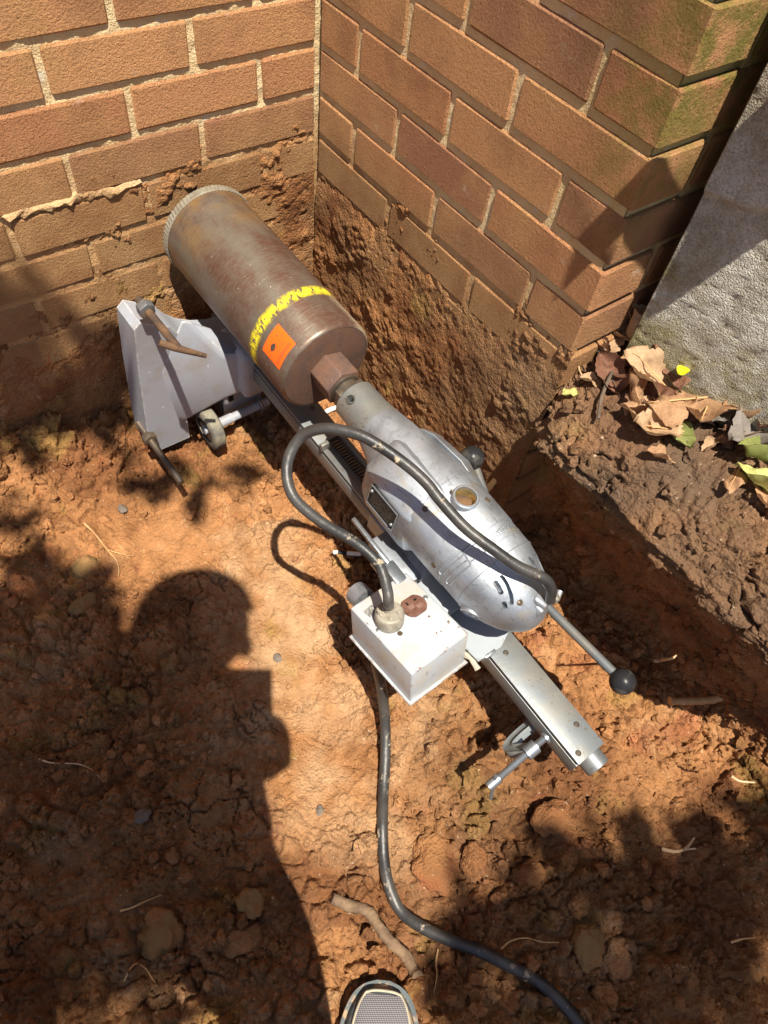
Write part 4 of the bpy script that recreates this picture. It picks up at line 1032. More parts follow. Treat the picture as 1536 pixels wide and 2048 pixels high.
bbox(bm, (pc.x - .0135, pc.y + .006, .0255), (.003, .003, .009), bev=.001); bbox(bm, (pc.x + .012, pc.y + .0125, .0255), (.003, .003, .009), bev=.001)
bxpart('cord_clamp', bm, M['plugm'], plug)
sp_ = boxpt(742, 1222); bm = bmesh.new(); bbox(bm, (sp_.x, sp_.y, .0004), (.016, .012, .0009), (0, 0, R_(8))); bxpart('data_tag', bm, simple('tag_grey', (0.10, 0.10, 0.10), (0.3, 0.29, 0.27), 320, 0.5), sbox, False)
for u, v in ((757, 1260), (851, 1195), (800, 1267)):
    q = boxpt(u, v); bm = bmesh.new(); bmesh.ops.create_uvsphere(bm, u_segments=16, v_segments=8, radius=.0036); bmesh.ops.scale(bm, vec=(1, 1, .35), verts=bm.verts); bmesh.ops.translate(bm, vec=(q.x, q.y, .0003), verts=bm.verts)
    bxpart('box_screw', bm, M['zinc'] if u != 800 else M['rust'], sbox)
# round knockout fitting behind the box
kp = loc(atz(716, 1186, .245)); bm = bmesh.new(); tube(bm, [kp + V((.0, .004, -.004)), kp + V((.0, -.016, .004))], .0165, 28); part('cable_gland', bm, M['alu'], sbox)
# bracket joining box and carriage
bm = bmesh.new(); bb = loc(bcen); bbox(bm, (bb.x + .058, bb.y + .01, bb.z - .020), (.075, .06, .004), bev=.001); part('box_bracket', bm, M['plate'], sbox)
bm = bmesh.new(); bbox(bm, P(-.030, .790, CT + .008), (.020, .006, .022), bev=.0015); part('bracket_tab', bm, M['zinc'], sbox)

# ---- motor lead: rear clamp, up over the housing, loop, down into the plug
ce = loc(atz(1094, 1190, .372))
bm = bmesh.new(); bbox(bm, ce + V((-.003, .004, -.016)), (.026, .022, .020), (.3, .2, .5), bev=.005, seg=3); bbox(bm, ce + V((.010, -.006, -.008)), (.014, .012, .012), (.3, .2, .8), bev=.004, seg=3); bbox(bm, ce + V((-.012, -.002, -.020)), (.012, .02, .016), (.2, .5, .2), bev=.004, seg=3)
tube(bm, [ce + V((.012, -.010, -.012)), ce + V((.022, -.004, -.006))], .004, 12)
part('lead_clamp', bm, M['alu'], motor)
pw = bxm @ V((pc.x + .002, pc.y + .004, .030))
lead = [atz(1100, 1200, .366), atz(1102, 1178, .390), atz(1088, 1157, .407), atz(1036, 1133, .418), atz(983, 1096, .430), atz(930, 1055, .440), atz(880, 1000, .452), atz(852, 965, .462), atz(813, 930, .472), atz(758, 891, .484), atz(712, 868, .488), atz(648, 857, .482), atz(600, 876, .460), atz(574, 930, .438), atz(586, 992, .420), atz(640, 1042, .398), atz(712, 1086, .376), atz(757, 1128, .362), atz(774, 1178, .346), atz(777, 1205, .334), pw]
bm = bmesh.new(); tube(bm, [loc(p) for p in catmull(lead, 9)], .0068, 16); part('motor_lead', bm, M['rubber'], rig)

# ================================================================== C-clamp hanging on the end of the rail
cl = tag(empty('c_clamp', atz(1080, 1497, .15)), 'small grey C-clamp with threaded screw gripping the rail end', 'clamp')
co_ = V(cl.location)
def ctr(p): return V(p) - co_
n_end = RM @ P(-CW - .001, .918, CT - .022); s_end = atz(1003, 1551, .158)
ax_ = (s_end - n_end).normalized()
bm = threaded(ctr(n_end + ax_ * .004), ctr(n_end + ax_ * .088), .0052, .0028); part('clamp_screw', bm, M['zinc'], cl, True, 20)
bm = bmesh.new(); tube(bm, [ctr(n_end), ctr(n_end + ax_ * .004)], .0085, 20); part('swivel_pad', bm, M['zinc'], cl)
bm = bmesh.new(); tube(bm, [ctr(n_end + ax_ * .085), ctr(n_end + ax_ * .104)], .0068, 18); part('screw_head', bm, M['zinc'], cl)
bm = bmesh.new(); hp = ctr(n_end + ax_ * .097); tube(bm, [hp + V((.006, .004, .012)), hp + V((-.004, -.012, -.030))], .0026, 10); part('tommy_bar', bm, M['zinc'], cl)
nutp = ctr(n_end + ax_ * .028)
bm = bmesh.new(); tube(bm, [nutp - ax_ * .009, nutp + ax_ * .009], .0098, 20); part('clamp_nut', bm, M['zinc'], cl)
up2 = V((0, .55, -.83)).normalized()
fr = [nutp, nutp + up2 * .014 + ax_ * .006, nutp + up2 * .030 + ax_ * .012, nutp + up2 * .042 + ax_ * .006, nutp + up2 * .047 - ax_ * .012, nutp + up2 * .047 - ax_ * .04, nutp + up2 * .047 - ax_ * .062, nutp + up2 * .043 - ax_ * .070, nutp + up2 * .036 - ax_ * .073]
bm = bmesh.new(); fp = catmull(fr, 5); sd = ax_.cross(up2).normalized(); secs = []
for i, p in enumerate(fp):
    t = (fp[min(i + 1, len(fp) - 1)] - fp[max(i - 1, 0)]).normalized(); ins = t.cross(sd).normalized()
    secs.append([bm.verts.new(p + ins * a * .0075 + sd * b * (.0058 if abs(a) > .9 else .0035)) for a, b in ((-1, -1), (-.55, -1), (.55, -1), (1, -1), (1, 1), (.55, 1), (-.55, 1), (-1, 1))])
for a, b in zip(secs[:-1], secs[1:]):
    for k in range(8): bm.faces.new((a[k], b[k], b[(k + 1) % 8], a[(k + 1) % 8]))
bm.faces.new(secs[0]); bm.faces.new(secs[-1]); part('clamp_frame', bm, simple('clamp_grey', (0.22, 0.25, 0.26), (0.30, 0.32, 0.31), 50, 0.45, 0.5), cl, True, 50)

# ================================================================== supply cable across the floor
cb = [atz(752, 1318, .19), atz(763, 1375, .115), atz(770, 1440, .055), atz(771, 1510, .028)]
for u, v in ((767, 1580), (765, 1650), (767, 1710), (776, 1765), (800, 1820), (845, 1855), (905, 1882), (965, 1905), (1025, 1935), (1075, 1962), (1115, 1996), (1150, 2036), (1178, 2080), (1210, 2150)):
    p = onground(u, v, .01); p.z += .010; p = atz(u, v, p.z); cb.append(p)
e0 = cb[-1]; cb += [e0 + V((.05, -.14, .0)), e0 + V((.02, -.35, .02))]
bm = bmesh.new(); tube(bm, catmull(cb, 7), .0081, 16)
tag(part('supply_cable', bm, M['rubber2']), 'thick black rubber cable, mud-smeared, snaking from the white box to the shoe', 'cable')

# ================================================================== small things on the trench floor
def curve_thing(name, pix, r, mat, label, cat, lift=.002, group=None, taper=True, z=None, seg=7):
    pts = []
    for q in pix:
        u, v = q[:2]; p = onground(u, v, .01) if len(q) == 2 else atz(u, v, q[2])
        if len(q) == 2: p = atz(u, v, p.z + lift)
        pts.append(p)
    pp_ = catmull(pts, 6); rr = [r * (1 - .65 * i / len(pp_)) if taper else r for i in range(len(pp_))]
    jr = random.Random(len(name) + int(pix[0][0])); rr = [x * jr.uniform(.85, 1.15) for x in rr]
    b = bmesh.new(); tube(b, pp_, rr, seg); return tag(part(name, b, mat), label, cat, group)
G1 = 'fine roots on the trench floor'
curve_thing('stick', [(664, 1796), (700, 1812), (735, 1822), (755, 1850), (780, 1882), (812, 1912), (826, 1940), (838, 1958)], .0078, M['stick'], 'bent muddy stick lying between the black cable and the shoe', 'stick', .006, None, False, seg=12)
curve_thing('root', [(168, 1046), (190, 1068), (215, 1100), (232, 1120), (238, 1140), (236, 1152)], .0013, M['root'], 'thin root hanging down the lit earth left of the stand', 'root', group=G1)
curve_thing('root', [(212, 1098), (235, 1106), (262, 1112), (272, 1108)], .0010, M['root'], 'short side root branching right in the lit earth left of the stand', 'root', group=G1)
curve_thing('root', [(78, 1518), (105, 1526), (155, 1528), (185, 1540), (200, 1555), (215, 1562)], .0012, M['rootp'], 'pale root curving through the deep shade at the left edge', 'root', group=G1)
curve_thing('root', [(240, 1822), (262, 1816), (290, 1803), (322, 1790)], .0016, M['root'], 'straight tan root beside the olive stone in the shade', 'root', group=G1)
curve_thing('root', [(248, 1962), (262, 1935), (275, 1928), (292, 1938), (303, 1955), (311, 1966)], .0014, M['root'], 'hooked tan root below the olive stone', 'root', group=G1)
curve_thing('root', [(1002, 1898), (1022, 1882), (1052, 1876), (1085, 1884), (1118, 1885)], .0014, M['root'], 'wavy tan root just above the lower cable bend', 'root', group=G1)
curve_thing('root', [(876, 1898), (872, 1925), (874, 1950), (868, 1985)], .0013, M['root'], 'upright thin root right of the bent stick', 'root', group=G1)
curve_thing('root', [(1324, 1698), (1350, 1703), (1370, 1699), (1392, 1697)], .0030, M['rootp'], 'pale forked root lying below the ball knob in the shade', 'root', .004)
curve_thing('root', [(1368, 1700), (1378, 1690), (1389, 1675)], .0026, M['rootp'], 'short prong of pale root crossing the forked one in the shade', 'root', .006)
curve_thing('root', [(1310, 1322), (1325, 1320), (1343, 1317), (1352, 1311)], .0028, M['rootp'], 'pale root stub poking from the bank right of the feed handle', 'root', .012)
curve_thing('cut_root', [(1340, 1402, .060), (1380, 1402, .058), (1420, 1400, .060), (1448, 1394, .068)], .0062, M['root'], 'thick cut root with a pale end sticking out of the bank foot', 'root', 0, None, False, seg=12)
curve_thing('cut_root', [(975, 978, .16), (1000, 950, .19), (1018, 937, .205)], .0055, M['cutwood'], 'pale cut root end sticking out of the bank above the motor', 'root', 0, None, False, seg=12)
curve_thing('root', [(1462, 1552), (1480, 1562), (1510, 1565)], .0022, M['rootp'], 'pale curved root at the right edge of the bank', 'root', .004)
curve_thing('root', [(1462, 1885), (1485, 1878), (1512, 1875)], .0018, M['root'], 'tan root near the lower right corner', 'root', .004)
# striped marker stick and white plastic stub
mk = tag(empty('marker', atz(700, 1110, .02)), 'black pencil-like marker with white bands on the ground behind the box', 'marker')
m0 = onground(666, 1108, 0) + V((0, 0, .006)); m1 = onground(765, 1118, 0) + V((0, 0, .012)); mo = V(mk.location)
for a, b_2, mt, nm in ((0, .10, 'plastic', 'white_tip'), (.10, .28, 'knob', 'barrel'), (.28, .56, 'plastic', 'white_band'), (.56, 1.0, 'knob', 'barrel')):
    b = bmesh.new(); tube(b, [m0 + (m1 - m0) * a - mo, m0 + (m1 - m0) * b_2 - mo], .0040, 12); part(nm, b, M[mt], mk)
curve_thing('plastic_rod', [(642, 832), (655, 822), (672, 815), (690, 808)], .0048, M['plastic'], 'short white plastic rod on the ground under the chuck', 'plastic rod', .006, None, False, seg=12)
# stones and clay lumps
def stone(u, v, r, mat, label, cat='stone', sc=(1, .8, .6), seed=1, group=None):
    p = onground(u, v, .01); b = bmesh.new(); bmesh.ops.create_icosphere(b, subdivisions=4, radius=1)
    co = np.array([q.co[:] for q in b.verts]); n1 = fbm(co, 1.1, 3, seed) * .5 + fbm(co, 4, 3, seed + 3) * .10
    w1_, w2_, _ = worley(co, 1.2, seed); n1 += .25 * np.clip(w2_ - w1_, 0, .5)
    for q, k in zip(b.verts, n1): q.co = V((q.co.x * sc[0], q.co.y * sc[1], q.co.z * sc[2])) * (1 + k) * r
    bmesh.ops.rotate(b, cent=(0, 0, 0), matrix=Euler((0, 0, seed * 1.3)).to_matrix(), verts=b.verts)
    me_ = None
    if mat is M['stone3']: mat = M['soil']
    o = part('stone', b, mat, None, True, 50)
    if mat is M['soil']: cc_ = np.array([q.co[:] for q in o.data.vertices]) + np.array(p); set_col(o.data, colmap(cc_, np.zeros(len(cc_))) * .9)
    o.name = 'stone' if cat == 'stone' else 'clay_lump'; o.location = p - V((0, 0, r * sc[2] * .18)); return tag(o, label, cat, group)
stone(318, 1870, .027, M['stone'], 'olive-brown rounded stone in the shade at lower left', seed=4, sc=(1, .95, .55))
stone(500, 1805, .020, M['stone'], 'small olive stone left of the bent stick', seed=6)
stone(1178, 1893, .026, M['stone'], 'flat buff stone above the lower cable', seed=8, sc=(1, .8, .5))
stone(1232, 1915, .024, M['stone3'], 'brown lump leaning against the flat buff stone', 'clay lump', seed=9, sc=(.75, 1, .6))
stone(480, 1880, .024, M['stone3'], 'elongated brown clay lump in the shade left of the shoe', 'clay lump', seed=12, sc=(1.2, .7, .6))
stone(175, 1135, .024, M['stone'], 'ochre stone half buried in the lit earth at left', seed=15, sc=(.9, 1, .5))
stone(165, 1210, .022, M['stone'], 'yellowish stone on the edge of the left shade', seed=17, sc=(1, .7, .6))
stone(283, 1632, .011, M['stone2'], 'small blue-grey stone in the shade at left', seed=19)
stone(245, 1018, .009, M['stone2'], 'tiny grey stone chip on the lit earth below the stand', seed=21)
stone(555, 1315, .008, M['stone2'], 'tiny grey stone chip in the sun beside the cap shadow', seed=23)
stone(870, 1730, .032, M['stone3'], 'large orange clay lump in the sun right of the cable', 'clay lump', seed=25, sc=(1.1, 1, .5))
stone(950, 1720, .022, M['stone3'], 'orange clay lump next to the largest one', 'clay lump', seed=27, sc=(1, .8, .6))
stone(1105, 1635, .026, M['stone3'], 'brown clay lump below the clamp', 'clay lump', seed=29, sc=(1.2, .8, .6))
stone(1060, 1750, .022, M['stone3'], 'dark clay lump at the edge of the shade below the rail end', 'clay lump', seed=31)
stone(830, 1985, .020, M['stone3'], 'red clay lump touching the right side of the shoe', 'clay lump', seed=33, sc=(.8, 1, .6))
stone(1210, 1930 + 60, .018, M['stone3'], 'clay lump beside the black cable near the bottom edge', 'clay lump', seed=35)
stone(640, 1620, .007, M['stone2'], 'tiny pale chip in the lit earth left of the cable', seed=37)

# ================================================================== fallen leaves on the ledge
def leaf_mesh(seed, lobes, curl, fold, L=1.0, W=.42, nt_=18, ns=10):
    r = random.Random(seed); bm = bmesh.new(); g = []
    ph = r.uniform(0, 6); bend = r.uniform(-.25, .25)
    for i in range(nt_ + 1):
        t = i / nt_; w = W * (math.sin(math.pi * min(.999, t ** .8)) ** .62 + .01)
        if lobes: w *= .62 + .38 * abs(math.cos(t * math.pi * lobes + .4)) ** .6 + (.10 if i % 2 else 0)
        row = []
        for j in range(ns + 1):
            q = j / ns * 2 - 1; x = q * w; y = t * L
            z = curl * (q * q) * w * .9 + fold * abs(q) * w + .06 * math.sin(7 * t + ph + 3 * q) + .03 * math.sin(17 * t * (1 + .3 * q) + ph) + bend * (t - .5) ** 2 * 2
            k = 1 - .35 * abs(curl) * q * q
            row.append(bm.verts.new((x * k, y - .5 * L, z)))
        g.append(row)
    for i in range(nt_):
        for j in range(ns): bm.faces.new((g[i][j], g[i + 1][j], g[i + 1][j + 1], g[i][j + 1]))
    bmesh.ops.remove_doubles(bm, verts=bm.verts, dist=.004)
    return bm
def leaf(u, v, size, ang, mat, label, lobes=0, curl=.3, fold=.2, W=.42, tilt=(0, 0), seed=1, lift=.008, cat='leaf'):
    p = onground(u, v, .46); o = empty('leaf', p + V((0, 0, lift)))
    o.rotation_euler = Euler((tilt[0], tilt[1], R_(ang)), 'XYZ'); size *= .9; o.scale = (size, size, size)
    bm = leaf_mesh(seed, lobes, curl, fold, 1.0, W); part('blade', bm, M[mat], o, True, 60)
    b = bmesh.new(); tube(b, [(0, -.72, .06), (0, -.5, .0 + .05), (0, 0, .035), (0, .42, .03)], [.012, .014, .012, .004], 5); part('midrib', b, M['root'] if mat in ('tan', 'pale', 'yel') else M['stick'], o)
    return tag(o, label, cat)
leaf(1252, 705, .105, 20, 'pale', 'tall pale leaf curled upright against the brick corner', 3, .9, .5, .36, (.9, .2), 1, .025)
leaf(1205, 683, .075, -35, 'pale', 'pinkish leaf lying at the foot of the brick corner', 2, .3, .2, .40, (.35, .1), 2, .012)
leaf(1300, 702, .095, 128, 'brn', 'long dark brown leaf leaning on the mossy concrete', 0, .2, .5, .24, (.25, .65), 3, .030)
leaf(1288, 772, .100, 15, 'pale', 'broad pale leaf in the middle of the leaf pile', 3, .5, .15, .44, (.5, -.2), 4, .024)
leaf(1318, 835, .090, 70, 'tan', 'arched tan leaf below the bright yellow petal', 2, -.8, .2, .40, (.1, .3), 5, .028)
leaf(1405, 825, .120, 115, 'tan', 'big flat tan leaf right of the bright yellow petal', 3, .15, .1, .46, (.15, .25), 6, .016)
leaf(1345, 760, .080, 135, 'brn', 'glossy purple-brown leaf beside the bright yellow petal', 3, .3, .2, .42, (.2, .4), 7, .022)
leaf(1300, 868, .080, 60, 'pale', 'pale leaf overhanging the front edge of the ledge', 3, .4, .3, .40, (.3, -.15), 8, .012)
leaf(1262, 852, .060, 25, 'tan', 'small tan leaf at the front of the pile', 1, .5, .4, .38, (.4, .3), 9, .014)
leaf(1357, 880, .052, 160, 'green', 'grey-green leaf below the big flat tan leaf', 0, .25, .3, .36, (.2, .1), 10, .008)
leaf(1470, 845, .075, 60, 'tan', 'tan curled leaf near the bottom of the concrete', 2, .7, .3, .40, (.3, .2), 11, .016)
leaf(1425, 852, .050, 100, 'greyl', 'small charcoal grey leaf under the tan ones', 0, .3, .2, .34, (.1, .2), 12, .020)
leaf(1490, 885, .085, 80, 'greyl', 'large faded grey leaf at the right edge', 3, .3, .2, .44, (.15, .1), 13, .014)
leaf(1488, 932, .060, 50, 'green', 'yellow-green twisted leaf at the right edge', 1, .8, .3, .34, (.5, .4), 14, .020)
leaf(1462, 965, .052, 110, 'tan', 'curled tan leaf lying below the grey one', 0, -.6, .2, .34, (.1, .4), 15, .010)
leaf(1503, 975, .070, 10, 'yel', 'pale yellow oval leaf at the right edge', 0, .25, .25, .36, (.1, .5), 16, .014)
leaf(1528, 868, .070, 85, 'brn', 'brown leaf cut by the right edge of the picture', 2, .4, .2, .40, (.3, .1), 17, .014)
leaf(1312, 918, .038, 45, 'tan', 'tiny brown leaf on the dark ledge soil', 2, .4, .3, .40, (.3, .3), 18, .006)
leaf(1215, 755, .070, -20, 'brn', 'dark brown leaf left of the pile', 1, .5, .3, .40, (.3, -.3), 19, .006)
leaf(1160, 712, .050, 60, 'brn', 'dark leaf scrap under the brick corner', 2, .3, .2, .40, (.2, .2), 20, .006)
leaf(1335, 790, .024, 105, 'petal', 'bright yellow petal lying on the brown leaves', 0, .15, .05, .40, (.05, .1), 21, .045, 'petal')
leaf(1180, 770, .036, 30, 'pale', 'small pale leaf scrap on the clay left of the pile', 1, .4, .2, .40, (.3, .1), 22, .006)
leaf(1135, 795, .030, 80, 'yel', 'small straw-coloured leaf scrap on the orange clay', 1, .3, .2, .36, (.2, .1), 23, .006)
leaf(1250, 800, .050, 5, 'tan', 'narrow tan leaf standing on edge in the pile', 0, .9, .5, .26, (.9, .3), 24, .016)
leaf(1440, 800, .060, 140, 'brn', 'brown leaf tucked against the concrete foot', 2, .3, .2, .40, (.2, .5), 25, .02)
leaf(1525, 1000, .060, 140, 'tan', 'tan leaf at the right edge below the yellow one', 1, .5, .3, .36, (.3, .2), 26, .008)
rq = random.Random(21)
ORD = 'first second third fourth fifth sixth seventh eighth ninth tenth eleventh twelfth thirteenth fourteenth fifteenth sixteenth seventeenth eighteenth nineteenth twentieth twenty-first twenty-second twenty-third twenty-fourth twenty-fifth twenty-sixth twenty-seventh twenty-eighth twenty-ninth thirtieth'.split()
HUE = {'tan': 'tan', 'brn': 'dark brown', 'greyl': 'grey', 'pale': 'pale'}
for k, t_ in enumerate(sorted(rq.random() for _ in range(30))):
    u_ = 1175 + 360 * t_; v_ = 690 + 190 * t_ + rq.uniform(-40, 80); mt_ = rq.choice(['tan', 'brn', 'brn', 'greyl', 'tan', 'pale', 'brn'])
    o_ = leaf(u_, v_, rq.uniform(.022, .052), rq.uniform(0, 360), mt_, '%s small leaf scrap from the brick corner rightwards, %s, crumpled in the litter' % (ORD[k], HUE[mt_]), rq.choice([0, 1, 2, 3]), rq.uniform(.2, 1.0), rq.uniform(.1, .6), rq.uniform(.25, .42), (rq.uniform(-.5, .7), rq.uniform(-.5, .5)), 50 + k, rq.uniform(.002, .016))
    o_.name = 'leaf_scrap'; o_['group'] = 'leaf scraps on the ledge'
def twig(pix, r, mat, label):
    pts = [onground(u, v, .46) + V((0, 0, .012)) for u, v in pix]; b = bmesh.new(); tube(b, catmull(pts, 5), r, 7); return tag(part('twig', b, M[mat]), label, 'twig')
twig([(1218, 757), (1205, 785), (1195, 815), (1190, 850)], .0024, 'bark', 'dark twig standing in the leaf pile')
twig([(1256, 805), (1248, 825), (1244, 842)], .0024, 'stick', 'brown leaf stalk hanging over the front of the pile')
twig([(1165, 690), (1160, 715), (1152, 745), (1160, 768)], .0012, 'rootp', 'pale hair root dangling below the brick corner')

# ================================================================== added shade caster, unseen above the frame, shaped for the corner's shadow
E1 = V((.9315, -.3637, 0)); tipp = V((0, -.553, .588)) + SUN * .47
ds = tag(empty('shade_caster', tipp + E1 * .155), 'unseen grey shade caster added above the concrete wall', 'shade_caster'); do = V(ds.location)
bm = bmesh.new(); bbox(bm, (0, 0, .60), (.100, .07, 1.40), (0, 0, math.atan2(E1.y, E1.x)), bev=.008, seg=3); part('caster_pipe', bm, M['zinc'], ds)
bm = bmesh.new(); tube(bm, catmull([-E1 * .155, -E1 * .10 + V((0, 0, .002)), -E1 * .04 + V((0, 0, .012)), V((0, 0, .03))], 6), [.016] * 3 + [.019] * 16, 20); part('outlet', bm, M['zinc'], ds)
for h in (.35, 1.1):
    bm = bmesh.new(); bbox(bm, (0, 0, h), (.094, .079, .03), (0, 0, math.atan2(E1.y, E1.x)), bev=.002); part('caster_strap', bm, M['darksteel'], ds)

# ================================================================== the photographer
FW = V((.698, .716, 0)).normalized(); RT_ = V((.716, -.698, 0)).normalized(); C0 = V((CAM[0], CAM[1], 0))
def pp3(a, b, h): return C0 + FW * a + RT_ * b + V((0, 0, h))
person = tag(empty('person', pp3(-.2, -.10, 0)), 'person in grey running shoes standing at the lower edge, holding a phone', 'person')
PO = V(person.location)
J = {}; edges = []
def jn(name, a, b, h, r, par=None):
    J[name] = (len(J), pp3(a, b, h) - PO, r)
    if par: edges.append((J[par][0], J[name][0]))
jn('pelvis', -.215, -.105, .92, .165); jn('waist', -.21, -.105, 1.10, .160, 'pelvis'); jn('chest', -.15, -.130, 1.30, .155, 'waist'); jn('neck0', -.135, -.09, 1.44, .065, 'chest'); jn('neck1', -.125, -.060, 1.51, .055, 'neck0'); jn('jaw', -.115, -.045, 1.56, .068, 'neck1'); jn('head', -.110, -.040, 1.63, .082, 'jaw'); jn('crown', -.115, -.040, 1.69, .060, 'head')
jn('shL', -.125, -.33, 1.41, .075, 'chest'); jn('elL', -.20, -.42, 1.12, .050, 'shL'); jn('wrL', -.15, -.40, .88, .030, 'elL'); jn('hdL', -.14, -.395, .80, .030, 'wrL')
jn('shR', -.135, .015, 1.40, .062, 'chest'); jn('elR', -.16, .010, 1.18, .040, 'shR'); jn('wrR', -.085, .065, 1.075, .027, 'elR'); jn('hdR', -.055, .060, 1.075, .026, 'wrR')
for k, (da, db, dh) in enumerate(((.022, 0, .030), (.026, 0, .012), (.024, 0, -.006), (.018, 0, -.024), (-.012, .018, .034))):
    nm1 = 'fR%d' % k
    jn(nm1, -.062 + da * .6, .050 - db, 1.08 + dh, .0085, 'hdR'); jn(nm1 + 'b', -.057 + da, .026 - db * .6, 1.08 + dh * 1.05, .0078, nm1); jn(nm1 + 'c', -.062 + da, .008 - db * .5, 1.08 + dh * 1.05, .007, nm1 + 'b')
for k in range(5):
    nm1 = 'fL%d' % k; da = (-.026, -.010, .006, .022, .034)[k]; ln = (.062, .074, .078, .070, .030)[k]; b_0 = -.395 if k < 4 else -.372
    jn(nm1, -.135 + da, b_0, .775 if k < 4 else .79, .0085, 'hdL'); jn(nm1 + 'b', -.128 + da, b_0 + .004, .775 - ln * .55, .0078, nm1); jn(nm1 + 'c', -.132 + da, b_0 + .012, .775 - ln, .007, nm1 + 'b')
jn('hipL', -.22, -.27, .88, .098, 'pelvis'); jn('knL', -.20, -.29, .50, .070, 'hipL'); jn('anL', -.30, -.29, .11, .046, 'knL'); jn('toL', -.24, -.29, .05, .037, 'anL')
jn('hipR', -.20, -.015, .88, .110, 'pelvis'); jn('knR', -.165, .035, .50, .072, 'hipR'); jn('anR', -.225, .088, .11, .040, 'knR'); jn('toR', -.15, .097, .045, .034, 'anR')
me = bpy.data.meshes.new('body'); me.from_pydata([J[k][1] for k in J], edges, []); bo = link('body', me, None, person)
md = bo.modifiers.new('s', 'SKIN'); 
for k in J:
    sv = me.skin_vertices[0].data[J[k][0]]; sv.radius = (J[k][2], J[k][2]); sv.use_root = (k == 'pelvis')
md.use_smooth_shade = True; sb = bo.modifiers.new('u', 'SUBSURF'); sb.levels = 2; sb.render_levels = 2
bpy.context.view_layer.update()
me2 = bpy.data.meshes.new_from_object(bo.evaluated_get(bpy.context.evaluated_depsgraph_get())); bo.modifiers.clear(); bo.data = me2
me2.materials.clear()
for k in ('skin', 'shirt', 'jeans'): me2.materials.append(M[k])
wrl = [J['wrL'][1] + PO, J['wrR'][1] + PO]
for f in me2.polygons:
    c_ = f.center + PO; hand = min((c_ - q).length for q in wrl) < .10 or (c_.z < .86 and c_.z > .66 and (c_ - C0).dot(RT_) < -.34) or (c_.z < 1.12 and c_.z > 1.02 and (c_ - C0).dot(FW) > -.08 and (c_ - C0).dot(RT_) > -.03)
    f.material_index = 0 if (c_.z > 1.50 or hand) else (1 if c_.z > .93 else 2)
hc = J['head'][1]
# face and hat
for nm, da, db, dh, sc in (('nose', .100, 0, -.01, (.016, .012, .018)), ('eye', .084, .032, .015, (.011, .011, .011)), ('eye', .084, -.032, .015, (.011, .011, .011)), ('ear', -.005, .092, -.01, (.018, .010, .030)), ('ear', -.005, -.092, -.01, (.018, .010, .030)), ('mouth', .084, 0, -.052, (.010, .024, .006))):
    bm = bmesh.new(); bmesh.ops.create_uvsphere(bm, u_segments=14, v_segments=10, radius=1); bmesh.ops.scale(bm, vec=sc, verts=bm.verts)
    bmesh.ops.rotate(bm, cent=(0, 0, 0), matrix=Matrix.Rotation(math.atan2(FW.y, FW.x), 3, 'Z'), verts=bm.verts); bmesh.ops.translate(bm, vec=hc + FW * da + RT_ * db + V((0, 0, dh)), verts=bm.verts)
    part(nm, bm, M['skin'] if nm in ('nose', 'ear') else (M['knob'] if nm == 'eye' else M['brown']), bo)
bm = bmesh.new(); bmesh.ops.create_uvsphere(bm, u_segments=28, v_segments=16, radius=.096); bmesh.ops.delete(bm, geom=[v for v in bm.verts if v.co.z < -.004], context='VERTS')
bmesh.ops.translate(bm, vec=hc + V((0, 0, .022)), verts=bm.verts)
hat = part('cap', bm, M['cap'], person)
bm = bmesh.new(); rows = []
for i in range(5):
    rows.append([])
    for j in range(13):
        a = R_(-62 + 124 * j / 12); r = .092 + .028 * i / 4 * math.cos(a * .9)
        rows[-1].append(bm.verts.new(hc + FW * (math.cos(a) * r) + RT_ * (math.sin(a) * r) + V((0, 0, .032 - .022 * i / 4))))
for i in range(4):
    for j in range(12): bm.faces.new((rows[i][j], rows[i + 1][j], rows[i + 1][j + 1], rows[i][j + 1]))
bmesh.ops.solidify(bm, geom=bm.faces[:], thickness=.003); part('brim', bm, M['cap'], hat)
